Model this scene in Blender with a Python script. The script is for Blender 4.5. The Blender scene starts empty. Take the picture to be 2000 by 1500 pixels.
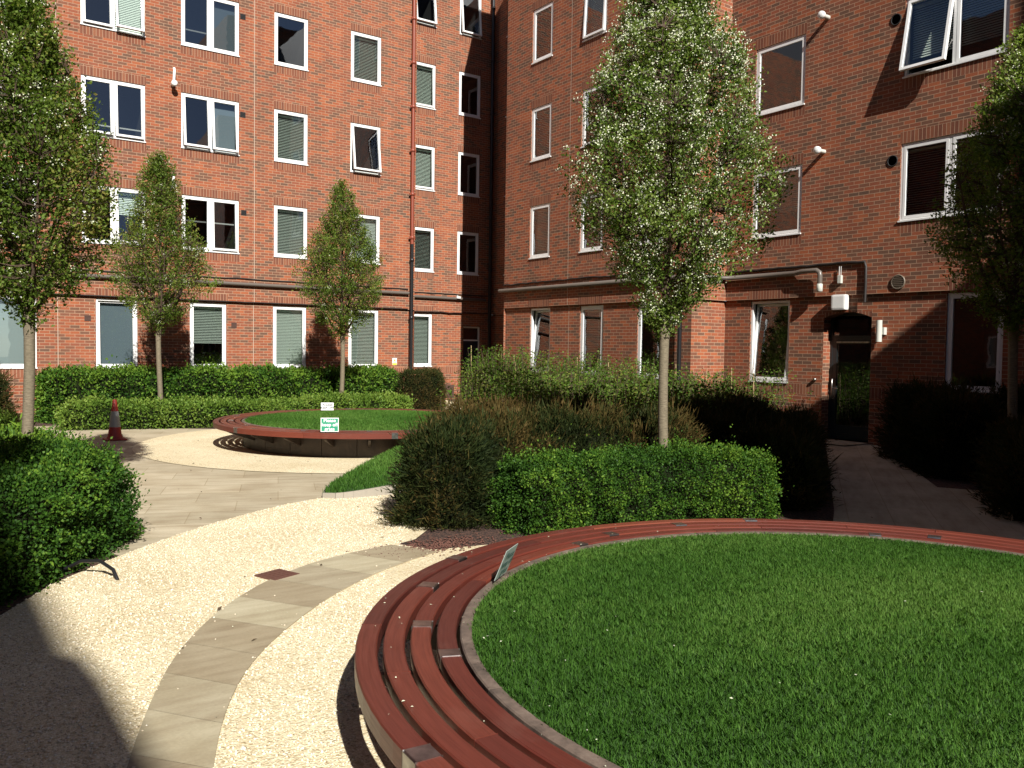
import bpy, bmesh, math, random
import numpy as np
from mathutils import Vector, Matrix, noise
random.seed(7); rng=np.random.default_rng(7)
sc=bpy.context.scene; C=sc.collection
D2R=math.radians
# ------------------------------------------------------------------ camera
YAW,PITCH,ROLL=D2R(54.6548),D2R(-2.41805),D2R(0.8216)
F=Vector((math.cos(PITCH)*math.cos(YAW),math.cos(PITCH)*math.sin(YAW),math.sin(PITCH)))
Rt=Vector((math.sin(YAW),-math.cos(YAW),0)); U=Rt.cross(F)
R2=Rt*math.cos(ROLL)+U*math.sin(ROLL); U2=-Rt*math.sin(ROLL)+U*math.cos(ROLL)
cd=bpy.data.cameras.new('camera'); cam=bpy.data.objects.new('camera',cd); C.objects.link(cam)
M=Matrix((R2,U2,-F)).transposed().to_4x4(); M.translation=Vector((0,0,1.8)); cam.matrix_world=M
cd.sensor_width=36; cd.lens=36*1670.36/2000; cd.clip_end=500; cd.clip_start=.05
sc.camera=cam
# ------------------------------------------------------------------ light
SUN_EL=D2R(36.5); SUN_AZ=D2R(73.7)           # direction the light travels in plan
ldir=Vector((math.cos(SUN_AZ)*math.cos(SUN_EL),math.sin(SUN_AZ)*math.cos(SUN_EL),-math.sin(SUN_EL)))
w=bpy.data.worlds.new('World'); sc.world=w; w.use_nodes=True; nt=w.node_tree
bg=nt.nodes['Background']; sky=nt.nodes.new('ShaderNodeTexSky'); sky.sky_type='NISHITA'; sky.sun_disc=False
sky.sun_elevation=SUN_EL; sky.sun_rotation=math.atan2(-ldir.x,-ldir.y)
nt.links.new(sky.outputs[0],bg.inputs[0]); bg.inputs[1].default_value=.05; sky.air_density=.6; sky.dust_density=.3; sky.ozone_density=1.0
sl=bpy.data.lights.new('sun','SUN'); sl.energy=5.0; sl.angle=D2R(.53); sl.color=(1,.96,.90)
so=bpy.data.objects.new('sun',sl); C.objects.link(so); so.rotation_euler=ldir.to_track_quat('-Z','Y').to_euler()
vs=sc.view_settings; vs.view_transform='Standard'; vs.look='None'; vs.gamma=1; vs.use_curve_mapping=False; vs.exposure=.74
# ------------------------------------------------------------------ helpers
def tag(o,label=None,cat=None,group=None,kind=None):
    if label: o['label']=label
    if cat: o['category']=cat
    if group: o['group']=group
    if kind: o['kind']=kind
    return o
WL={}
def wloc(p): return WL.get(p.name,Vector((0,0,0))) if p else Vector((0,0,0))
def empty(name,loc,label,cat,group=None):
    o=bpy.data.objects.new(name,None); C.objects.link(o); o.location=loc; o.empty_display_size=.2
    WL[o.name]=Vector(loc); return tag(o,label,cat,group)
def link(name,me,parent=None,origin=None):
    """mesh data is in world coordinates; move it so that its origin is sensible"""
    o=bpy.data.objects.new(name,me); C.objects.link(o)
    if origin is None: origin=wloc(parent)
    origin=Vector(origin); me.transform(Matrix.Translation(-origin))
    if parent: o.parent=parent; o.location=origin-wloc(parent)
    else: o.location=origin
    WL[o.name]=origin
    return o
class MB:
    def __init__(s): s.v=[];s.f=[];s.m=[];s.uv=[];s.sm=[]
    def add(s,vs,fs,m=0,uvs=None,smooth=False):
        b=len(s.v); s.v+= [tuple(x) for x in vs]
        for i,f in enumerate(fs):
            s.f.append(tuple(b+k for k in f)); s.m.append(m); s.sm.append(smooth)
            s.uv.append(uvs[i] if uvs else [(0,0)]*len(f))
        return s
    def quad(s,a,b,c,d,m=0,uv=None): return s.add([a,b,c,d],[(0,1,2,3)],m,[uv] if uv else None)
    def box(s,lo,hi,m=0):
        x0,y0,z0=lo;x1,y1,z1=hi
        return s.add([(x0,y0,z0),(x1,y0,z0),(x1,y1,z0),(x0,y1,z0),(x0,y0,z1),(x1,y0,z1),(x1,y1,z1),(x0,y1,z1)],
            [(0,3,2,1),(4,5,6,7),(0,1,5,4),(1,2,6,5),(2,3,7,6),(3,0,4,7)],m)
    def tube(s,pts,rad,n=8,m=0,caps=True,uvl=False):
        pts=[Vector(p) for p in pts]
        if not hasattr(rad,'__len__'): rad=[rad]*len(pts)
        vs=[];prev=None; Ls=[0]
        for i,p in enumerate(pts):
            t=(pts[min(i+1,len(pts)-1)]-pts[max(i-1,0)]).normalized()
            if prev is None:
                a=t.orthogonal().normalized()
            else: a=(prev-t*prev.dot(t)).normalized()
            prev=a; b=t.cross(a)
            if i: Ls.append(Ls[-1]+(p-pts[i-1]).length)
            for k in range(n):
                q=2*math.pi*k/n; vs.append(p+(a*math.cos(q)+b*math.sin(q))*rad[i])
        fs=[];uv=[]
        for i in range(len(pts)-1):
            for k in range(n):
                k2=(k+1)%n; fs.append((i*n+k,i*n+k2,(i+1)*n+k2,(i+1)*n+k))
                uv.append([(k/n,Ls[i]),((k+1)/n,Ls[i]),((k+1)/n,Ls[i+1]),(k/n,Ls[i+1])])
        s.add(vs,fs,m,uv,True)
        if caps:
            s.add(vs[:n],[tuple(range(n))[::-1]],m); s.add(vs[-n:],[tuple(range(n))],m)
        return s
    def lathe(s,c,prof,n=24,m=0,axis='z'):
        """prof: list of (r,h)"""
        c=Vector(c); vs=[]
        for r,h in prof:
            for k in range(n):
                q=2*math.pi*k/n; x,y=r*math.cos(q),r*math.sin(q)
                vs.append(c+(Vector((x,y,h)) if axis=='z' else Vector((-h,x,y)) if axis=='x' else Vector((x,-h,y))))
        fs=[(i*n+k,i*n+(k+1)%n,(i+1)*n+(k+1)%n,(i+1)*n+k) for i in range(len(prof)-1) for k in range(n)]
        s.add(vs,fs,m,None,True)
        if prof[-1][0]>1e-4: s.add(vs[-n:],[tuple(range(n))],m)
        if prof[0][0]>1e-4: s.add(vs[:n],[tuple(range(n))[::-1]],m)
        return s
    def build(s,name,mats,parent=None,origin=None,bevel=0,recalc=False):
        me=bpy.data.meshes.new(name); me.from_pydata(s.v,[],s.f)
        for m in (mats if isinstance(mats,(list,tuple)) else [mats]): me.materials.append(m)
        me.polygons.foreach_set('material_index',s.m); me.polygons.foreach_set('use_smooth',s.sm)
        ul=me.uv_layers.new(name='uv'); ul.data.foreach_set('uv',[c for u in s.uv for p in u for c in p])
        if bevel or recalc:
            b=bmesh.new(); b.from_mesh(me)
            bmesh.ops.remove_doubles(b,verts=b.verts,dist=1e-5)
            bmesh.ops.recalc_face_normals(b,faces=b.faces)
            if bevel:
                ed=[e for e in b.edges if len(e.link_faces)==2 and e.calc_face_angle(0)>.6]
                bmesh.ops.bevel(b,geom=ed,offset=bevel,segments=2,affect='EDGES',profile=.7)
            b.to_mesh(me); b.free()
        return link(name,me,parent,origin)
# ------------------------------------------------------------------ materials
def mat(name,base=(.5,.5,.5),rough=.6,metal=0,spec=.5):
    m=bpy.data.materials.new(name); m.use_nodes=True; p=m.node_tree.nodes['Principled BSDF']
    p.inputs['Base Color'].default_value=(*base,1); p.inputs['Roughness'].default_value=rough
    p.inputs['Metallic'].default_value=metal; p.inputs['Specular IOR Level'].default_value=spec
    return m
def N(m,t,**k):
    n=m.node_tree.nodes.new(t)
    for a,b in k.items(): setattr(n,a,b)
    return n
def L(m,a,b): m.node_tree.links.new(a,b)
def PB(m): return m.node_tree.nodes['Principled BSDF']
def ramp(m,fac,stops,interp='LINEAR'):
    r=N(m,'ShaderNodeValToRGB'); cr=r.color_ramp; cr.interpolation=interp
    while len(cr.elements)<len(stops): cr.elements.new(.5)
    for e,(p,c) in zip(cr.elements,stops): e.position=p; e.color=(*c,1)
    L(m,fac,r.inputs[0]); return r.outputs[0]
def noi(m,vec,scale,detail=4,rough=.55):
    n=N(m,'ShaderNodeTexNoise'); n.inputs['Scale'].default_value=scale; n.inputs['Detail'].default_value=detail
    n.inputs['Roughness'].default_value=rough
    if vec is not None: L(m,vec,n.inputs['Vector'])
    return n.outputs['Fac']
def mix(m,fac,a,b,mode='MIX'):
    n=N(m,'ShaderNodeMix',data_type='RGBA',blend_type=mode)
    for s,v in ((0,fac),(6,a),(7,b)):
        if isinstance(v,(int,float)): n.inputs[s].default_value=v
        elif isinstance(v,tuple): n.inputs[s].default_value=(*v,1)
        else: L(m,v,n.inputs[s])
    return n.outputs[2]
def mth(m,op,a,b=0,c=None):
    n=N(m,'ShaderNodeMath',operation=op)
    for s,v in ((0,a),(1,b)):
        if isinstance(v,(int,float)): n.inputs[s].default_value=v
        else: L(m,v,n.inputs[s])
    return n.outputs[0]
def bump(m,h,strength=.5,dist=.01):
    b=N(m,'ShaderNodeBump'); b.inputs['Strength'].default_value=strength; b.inputs['Distance'].default_value=dist
    L(m,h,b.inputs['Height']); L(m,b.outputs[0],PB(m).inputs['Normal'])
def uvout(m): return N(m,'ShaderNodeTexCoord').outputs['UV']
def objout(m): return N(m,'ShaderNodeTexCoord').outputs['Object']
def geopos(m): return N(m,'ShaderNodeNewGeometry').outputs['Position']
def brick_mat(name,soldier=False,mort=(.40,.255,.165),gain=1.12):
    m=mat(name,rough=.85,spec=.25); uv=uvout(m)
    b=N(m,'ShaderNodeTexBrick'); L(m,uv,b.inputs['Vector'])
    b.inputs['Scale'].default_value=1; b.inputs['Brick Width'].default_value=.225; b.inputs['Row Height'].default_value=.075
    b.inputs['Mortar Size'].default_value=0.0062; b.inputs['Mortar Smooth'].default_value=.15; b.inputs['Bias'].default_value=0
    b.inputs['Color1'].default_value=(0,0,0,1); b.inputs['Color2'].default_value=(1,1,1,1)
    if soldier: b.offset=0
    big=noi(m,uv,.55,3,.6); mid=noi(m,uv,9,2)
    f=mth(m,'ADD',mth(m,'MULTIPLY',b.outputs['Color'],.85),mth(m,'MULTIPLY',big,.7)); f=mth(m,'SUBTRACT',f,.25)
    g=gain
    if soldier: st=[(0,(.13*g,.045*g,.028*g)),(.5,(.21*g,.07*g,.036*g)),(1,(.26*g,.10*g,.05*g))]
    else: st=[(0,(.095*g,.058*g,.040*g)),(.22,(.135*g,.068*g,.042*g)),(.38,(.185*g,.070*g,.039*g)),(.55,(.235*g,.070*g,.036*g)),(.75,(.28*g,.078*g,.034*g)),(1,(.34*g,.098*g,.038*g))]
    col=ramp(m,f,st)
    col=mix(m,mth(m,'MULTIPLY',mid,.35),col,(.16,.085,.06))
    col=mix(m,b.outputs['Fac'],col,mort)
    vm=N(m,'ShaderNodeMapping'); vm.inputs['Scale'].default_value=(3.2,.28,1); L(m,uv,vm.inputs[0]); sk=noi(m,vm.outputs[0],1,4,.6)
    col=mix(m,.5,col,ramp(m,sk,[(.30,(.80,.77,.75)),(.6,(1.03,1.03,1.03))]),'MULTIPLY')
    st2=noi(m,uv,1.7,5,.65)
    col=mix(m,.55,col,ramp(m,st2,[(.25,(.72,.70,.68)),(.7,(1.0,1.0,1.0))]),'MULTIPLY')
    L(m,col,PB(m).inputs['Base Color'])
    h=mth(m,'SUBTRACT',mth(m,'MULTIPLY',noi(m,uv,60,3),.4),b.outputs['Fac'])
    bump(m,h,.6,.004)
    return m
M_BRICK=brick_mat('red_brick'); M_SOLD=brick_mat('soldier_brick',True)
M_MORT=mat('pale_mortar',(.42,.33,.25),.9)
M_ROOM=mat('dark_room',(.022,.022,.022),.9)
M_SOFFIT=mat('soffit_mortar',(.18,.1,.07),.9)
M_SLATE=mat('slate',(.05,.05,.06),.6)
def upvc(name,base):
    m=mat(name,base,.35); o=objout(m); n=noi(m,o,3,4); L(m,mix(m,n,tuple(c*.9 for c in base),base),PB(m).inputs['Base Color']); return m
M_FRAME=upvc('white_frame_paint',(.80,.80,.78))
M_GREY=upvc('grey_frame_paint',(.42,.43,.42))
M_SEAL=mat('black_seal',(.02,.02,.02),.7)
def glass_mat(name,tint,refl=.1):
    m=bpy.data.materials.new(name); m.use_nodes=True; t=m.node_tree; t.nodes.remove(PB(m))
    tr=N(m,'ShaderNodeBsdfTransparent'); tr.inputs[0].default_value=(*tint,1)
    gl=N(m,'ShaderNodeBsdfGlossy'); gl.inputs['Roughness'].default_value=.015; gl.inputs['Color'].default_value=(.9,.95,1,1)
    fr=N(m,'ShaderNodeFresnel'); fr.inputs[0].default_value=1.55
    f=mth(m,'ADD',mth(m,'MULTIPLY',fr.outputs[0],1.3),refl)
    f=mth(m,'MINIMUM',f,1.0)
    bn=N(m,'ShaderNodeBump'); bn.inputs['Strength'].default_value=.05; bn.inputs['Distance'].default_value=.02
    L(m,noi(m,objout(m),1.6,2),bn.inputs['Height']); L(m,bn.outputs[0],gl.inputs['Normal'])
    mx=N(m,'ShaderNodeMixShader'); L(m,f,mx.inputs[0]); L(m,tr.outputs[0],mx.inputs[1]); L(m,gl.outputs[0],mx.inputs[2])
    L(m,mx.outputs[0],t.nodes['Material Output'].inputs[0]); return m
M_GLASS=glass_mat('window_glass',(.84,.88,.86),.10)
M_BLIND=mat('venetian_blind',(.62,.70,.62),.6)
M_REFL=mat('pane_backing',(.13,.17,.20),.8); M_CURTW=mat('frosted_blind',(.45,.54,.54),.8)  # slate sheet colour stands for the reflection in some panes
M_PIPE_RED=mat('terracotta_pipe_paint',(.22,.050,.026),.45)
M_PIPE_BLK=mat('black_pipe_paint',(.012,.012,.013),.35)
M_PIPE_GRY=upvc('grey_plastic_pipe',(.125,.105,.088))
M_CABLE=mat('black_cable',(.02,.015,.013),.6)
M_WHITE=upvc('white_plastic',(.78,.78,.75))
M_OFFW=upvc('cream_plastic',(.55,.56,.50))
M_BLK=mat('black_void',(.008,.008,.008),.8)
M_NAVY=mat('navy_door_paint',(.018,.022,.035),.4)
M_STEEL=mat('brushed_steel',(.42,.41,.39),.32,1)
def steel_tune():
    m=M_STEEL; n=noi(m,objout(m),14,4); L(m,ramp(m,n,[(.3,(.25,.24,.23)),(.7,(.55,.54,.52))]),PB(m).inputs['Base Color'])
steel_tune()
def leaf_mat(name,c0,c1,c2,trans=.25,rough=.45,gloss=.4):
    m=mat(name,c0,rough,0,gloss); a=N(m,'ShaderNodeAttribute'); a.attribute_name='tint'
    col=ramp(m,a.outputs['Fac'],[(0,c0),(.5,c1),(.9,c2),(1,c2)])
    t=m.node_tree; p=PB(m); L(m,col,p.inputs['Base Color'])
    tl=N(m,'ShaderNodeBsdfTranslucent'); L(m,mix(m,1.0,col,(1.0,1.15,.5),'MULTIPLY'),tl.inputs[0])
    mx=N(m,'ShaderNodeMixShader'); mx.inputs[0].default_value=trans
    L(m,p.outputs[0],mx.inputs[1]); L(m,tl.outputs[0],mx.inputs[2]); L(m,mx.outputs[0],t.nodes['Material Output'].inputs[0])
    return m
M_BOX=leaf_mat('box_leaves',(.018,.052,.009),(.048,.118,.013),(.14,.235,.026),.25,.55,.14)
M_BOX2=leaf_mat('box_leaves_pale',(.045,.095,.012),(.10,.18,.022),(.19,.27,.045),.28,.55,.2)
M_YEW=leaf_mat('yew_needles',(.009,.017,.005),(.026,.036,.009),(.080,.054,.017),.08,.65,.08)
M_PEAR=leaf_mat('pear_leaves',(.060,.110,.014),(.145,.215,.030),(.28,.24,.065),.42,.55,.2)
M_PEARC=leaf_mat('pear_leaves_bright',(.065,.12,.018),(.165,.24,.042),(.31,.36,.11),.42,.5,.25)
M_BEECH=leaf_mat('shrub_leaves',(.045,.09,.012),(.10,.185,.022),(.19,.19,.040),.36,.55,.2)
M_GRASS=leaf_mat('grass_blades',(.034,.095,.012),(.068,.165,.022),(.13,.235,.045),.32,.6,.15)
M_PETAL=mat('white_blossom',(.58,.60,.44),.8,0,.2)
M_CORE=mat('hedge_shade_core',(.010,.012,.006),1,0,0)  # near-black tone stands for the shade deep inside the foliage
def bark():
    m=mat('pear_bark',(.2,.16,.11),.85); uv=uvout(m); mp=N(m,'ShaderNodeMapping'); mp.inputs['Scale'].default_value=(2,26,1); L(m,uv,mp.inputs[0])
    n=noi(m,mp.outputs[0],3,6,.7); n2=noi(m,geopos(m),5,3)
    c=ramp(m,n,[(.3,(.07,.05,.035)),(.55,(.19,.15,.10)),(.75,(.30,.25,.18))]); c=mix(m,mth(m,'MULTIPLY',n2,.6),c,(.13,.12,.07)); L(m,c,PB(m).inputs['Base Color']); bump(m,n,.7,.008); return m
M_BARK=bark()
M_BRANCH=mat('pear_branch_bark',(.075,.048,.030),.9)
def wood():
    m=mat('red_hardwood',(.25,.05,.03),.42,0,.5); uv=uvout(m); mp=N(m,'ShaderNodeMapping'); mp.inputs['Scale'].default_value=(2.2,55,1); L(m,uv,mp.inputs[0])
    g=noi(m,mp.outputs[0],1.6,6,.65)
    a=N(m,'ShaderNodeAttribute'); a.attribute_name='tint'
    base=ramp(m,a.outputs['Fac'],[(0,(.080,.019,.014)),(.35,(.118,.026,.017)),(.7,(.155,.036,.021)),(1,(.20,.056,.030))])
    c=mix(m,.75,base,ramp(m,g,[(.25,(.5,.45,.42)),(.55,(1,1,1)),(.8,(1.25,1.25,1.2))]),'MULTIPLY')
    st=noi(m,uv,1.3,5,.7); c=mix(m,ramp(m,st,[(.55,(0,0,0)),(.72,(.30,.30,.30))]),c,(.20,.11,.085))
    L(m,c,PB(m).inputs['Base Color']); L(m,ramp(m,g,[(.2,(.48,)*3),(.8,(.30,)*3)]),PB(m).inputs['Roughness']); bump(m,g,.25,.002); return m
M_WOOD=wood()
def corten():
    m=mat('dark_steel_planter',(.05,.035,.028),.5,0); n=noi(m,geopos(m),4,5,.65)
    L(m,ramp(m,n,[(.3,(.028,.02,.017)),(.6,(.06,.042,.032)),(.8,(.10,.072,.055))]),PB(m).inputs['Base Color']); bump(m,n,.2,.004); return m
M_PLANT=corten()
def rimm():
    m=mat('planter_rim_stone',(.16,.12,.09),.7); n=noi(m,geopos(m),9,6,.7)
    L(m,ramp(m,n,[(.3,(.06,.045,.035)),(.55,(.15,.11,.085)),(.8,(.27,.22,.17))]),PB(m).inputs['Base Color']); bump(m,n,.4,.003); return m
M_RIM=rimm()
def gravel():
    m=mat('cream_gravel',(.6,.5,.35),.85,0,.3); g=geopos(m)
    v=N(m,'ShaderNodeTexVoronoi'); v.inputs['Scale'].default_value=105; L(m,g,v.inputs['Vector'])
    v2=N(m,'ShaderNodeTexVoronoi'); v2.inputs['Scale'].default_value=55; L(m,g,v2.inputs['Vector'])
    s=N(m,'ShaderNodeSeparateColor'); L(m,v.outputs['Color'],s.inputs[0]); s2=N(m,'ShaderNodeSeparateColor'); L(m,v2.outputs['Color'],s2.inputs[0])
    c=ramp(m,s.outputs[0],[(0,(.46,.37,.23)),(.10,(.62,.53,.345)),(.5,(.74,.655,.445)),(.85,(.80,.73,.53)),(1,(.84,.80,.66))])
    c2=ramp(m,s2.outputs[1],[(0,(.72,.66,.56)),(.08,(.92,.90,.86)),(.5,(1,1,1)),(1,(1.05,1.05,1.03))])
    c=mix(m,1,c,c2,'MULTIPLY')
    edge=ramp(m,v.outputs['Distance'],[(.3,(1,1,1)),(.75,(.68,.64,.58))]); c=mix(m,.45,c,edge,'MULTIPLY')
    n=noi(m,g,1.1,5,.6); c=mix(m,1,c,ramp(m,n,[(.3,(.87,.83,.77)),(.65,(1.03,1.03,1.03))]),'MULTIPLY')
    L(m,c,PB(m).inputs['Base Color'])
    h=mth(m,'ADD',mth(m,'MULTIPLY',v.outputs['Distance'],-1.0),mth(m,'MULTIPLY',v2.outputs['Distance'],-.9)); bump(m,h,.6,.007); return m
M_GRAV=gravel()
def stonepave(name,grid=True,sc_=(.9,.6),rot=0.0):
    m=mat(name,(.4,.34,.26),.75,0,.3); g=geopos(m); mp=N(m,'ShaderNodeMapping'); mp.inputs['Rotation'].default_value=(0,0,rot); L(m,g,mp.inputs[0]); P=mp.outputs[0]
    n=noi(m,P,1.6,6,.6); ms=N(m,'ShaderNodeMapping'); ms.inputs['Scale'].default_value=(1.2,7,1); L(m,P,ms.inputs[0]); n2=noi(m,ms.outputs[0],1.2,4,.6); n3=noi(m,P,60,3)
    c=ramp(m,n2,[(.28,(.36,.30,.21)),(.5,(.45,.395,.285)),(.72,(.52,.46,.34))])
    c=mix(m,.8,c,ramp(m,n,[(.3,(.78,.74,.68)),(.6,(1,1,1))]),'MULTIPLY')
    c=mix(m,.5,c,ramp(m,n3,[(.3,(.85,.85,.85)),(.7,(1.1,1.1,1.1))]),'MULTIPLY')
    if grid:
        b=N(m,'ShaderNodeTexBrick'); L(m,P,b.inputs['Vector']); b.inputs['Scale'].default_value=1; b.inputs['Brick Width'].default_value=sc_[0]; b.inputs['Row Height'].default_value=sc_[1]
        b.inputs['Mortar Size'].default_value=.005; b.inputs['Color1'].default_value=(.86,.85,.82,1); b.inputs['Color2'].default_value=(1.05,1.04,1.02,1); b.inputs['Mortar'].default_value=(.70,.66,.58,1)
        c=mix(m,1,c,b.outputs['Color'],'MULTIPLY')
    else:
        a=N(m,'ShaderNodeAttribute'); a.attribute_name='tint'
        c=mix(m,1,c,ramp(m,a.outputs['Fac'],[(0,(.70,.66,.60)),(.5,(.80,.79,.75)),(1,(.98,1.0,.95))]),'MULTIPLY')
    L(m,c,PB(m).inputs['Base Color']); bump(m,mth(m,'ADD',n3,n),.25,.003); return m
M_PAVE=stonepave('sandstone_paving',True,(.9,.6),.35); M_SLAB=stonepave('sandstone_slab',False)
M_PATH=stonepave('sandstone_path',True,(.9,.45),-.62)
def soil():
    m=mat('bark_mulch',(.1,.05,.03),.95); g=geopos(m); v=N(m,'ShaderNodeTexVoronoi'); v.inputs['Scale'].default_value=55; L(m,g,v.inputs['Vector'])
    s=N(m,'ShaderNodeSeparateColor'); L(m,v.outputs['Color'],s.inputs[0])
    L(m,ramp(m,s.outputs[0],[(0,(.022,.012,.009)),(.5,(.06,.030,.020)),(1,(.14,.07,.045))]),PB(m).inputs['Base Color']); bump(m,v.outputs['Distance'],1,.02); return m
M_SOIL=soil()
M_TURF=mat('turf_soil',(.03,.075,.012),.9)
# ------------------------------------------------------------------ ground
def sheet(name,poly,z,m,kind='structure',label=None):
    me=bpy.data.meshes.new(name); b=bmesh.new(); vs=[b.verts.new((x,y,z)) for x,y in poly]
    f=b.faces.new(vs); 
    if f.normal.z<0: f.normal_flip()
    f.normal_update()
    if f.normal.z<0: bmesh.ops.reverse_faces(b,faces=[f])
    bmesh.ops.triangulate(b,faces=b.faces[:]); b.to_mesh(me); b.free(); me.materials.append(m)
    o=link(name,me); o['kind']=kind
    return o
sheet('ground',[(-60,-60),(70,-60),(70,70),(-60,70)],0,M_SOIL)
def arc(cx,cy,r,a0,a1,n=40): return [(cx+r*math.cos(D2R(a0+(a1-a0)*i/n)),cy+r*math.sin(D2R(a0+(a1-a0)*i/n))) for i in range(n+1)]
OUT=[(.48,6.41),(.86,7.05),(1.29,7.54),(1.69,7.94),(2.07,8.29),(2.51,8.65),(3.05,9.01),(3.49,9.26),(3.95,9.42)]
sheet('paving',[(1.45,7.7),(4.2,9.0),(7.6,12.6),(9,18.4),(6.6,18.35),(5.3,18.25),(4.3,18.95),(3.77,19.6),(3.0,20.4),(-6,21.2),(-6,9.9),(.9,9.6)],.004,M_PAVE)
sheet('gravel_path',[(-6,-4),(-6,3.6),(-2.2,4.4),(-.6,5.3)]+OUT+[(4.4,9.25),(5.6,9.2),(5.2,8.3),(3.85,6.95),(3.62,6.86),(3.79,6.50),(4.25,6.42),(6.2,5.9),(7.9,5.1),(8.1,3.5),(8.1,-4)],.008,M_GRAV)
CF=(6.95,14.4)
sheet('gravel_circle',arc(7.05,14.53,4.05,-125,-265,50)+[(6.6,18.35),(9.5,19.3),(12.4,20.6),(13.9,24.9),(14.9,24.9),(13.2,19.5),(12.0,17.0),(11.1,14.5),(10,11.8)]+arc(7.05,14.53,4.05,-40,-124,20),.012,M_GRAV)
sheet('side_path',[(7.6,5.1),(8.6,5.75),(14.4,9.85),(14.9,10.9),(15.45,10.9),(15.45,9.4),(13.61,7.87),(11.34,6.03),(11.61,5.49),(12.6,4.4),(9.6,3.9),(8.1,3.4),(7.7,4.4)],.004,M_PATH)
sheet('door_threshold',[(14.6,9.6),(15.4,9.6),(15.4,10.9),(14.6,10.9)],.03,M_PATH)
# slab strip ---------------------------------------------------------
SL=[(.50,3.0),(.62,3.4),(.74,3.82),(.95,4.39),(1.18,4.93),(1.43,5.37),(1.78,5.86),(2.25,6.33),(2.72,6.62),(3.1,6.76),(3.55,6.84)]
SR=[(.85,2.7),(.92,3.2),(1.05,3.65),(1.24,4.12),(1.46,4.54),(1.73,4.92),(2.05,5.27),(2.43,5.64),(2.95,6.02),(3.38,6.24),(3.76,6.40)]
def resample(P,n):
    d=[0]
    for a,b in zip(P,P[1:]): d.append(d[-1]+math.dist(a,b))
    out=[]
    for i in range(n):
        t=d[-1]*i/(n-1); k=max(j for j in range(len(d)-1) if d[j]<=t+1e-9); u=(t-d[k])/(d[k+1]-d[k]); out.append((P[k][0]+(P[k+1][0]-P[k][0])*u,P[k][1]+(P[k+1][1]-P[k][1])*u))
    return out
def smooth(P,it=3):
    for _ in range(it):
        Q=[P[0]]
        for a,b in zip(P,P[1:]): Q+= [(a[0]*.75+b[0]*.25,a[1]*.75+b[1]*.25),(a[0]*.25+b[0]*.75,a[1]*.25+b[1]*.75)]
        P=Q+[P[-1]]
    return P
NS=11; sub=8
Lp=resample(smooth(SL),NS*sub+1); Rp=resample(smooth(SR),NS*sub+1)
mb=MB(); tints=[]
for i in range(NS):
    g=.006/2; z=.016; t=random.choice([.15,.35,.5,.8,.95,.65])
    for k in range(sub):
        j=i*sub+k; a,b,c,d=Lp[j],Rp[j],Rp[j+1],Lp[j+1]
        if k==0: a=tuple(x+(y-x)*.04 for x,y in zip(a,d)); b=tuple(x+(y-x)*.04 for x,y in zip(b,c))
        mb.quad((*a,z),(*b,z),(*c,z),(*d,z)); tints.append(t)
for P_ in (Lp,Rp):
    for a,b in zip(P_,P_[1:]): mb.quad((*a,0),(*b,0),(*b,.016),(*a,.016)); tints.append(.3)
o=mb.build('paving_strip',M_SLAB); o['kind']='structure'
at=o.data.attributes.new('tint','FLOAT','FACE'); at.data.foreach_set('value',tints)
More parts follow.
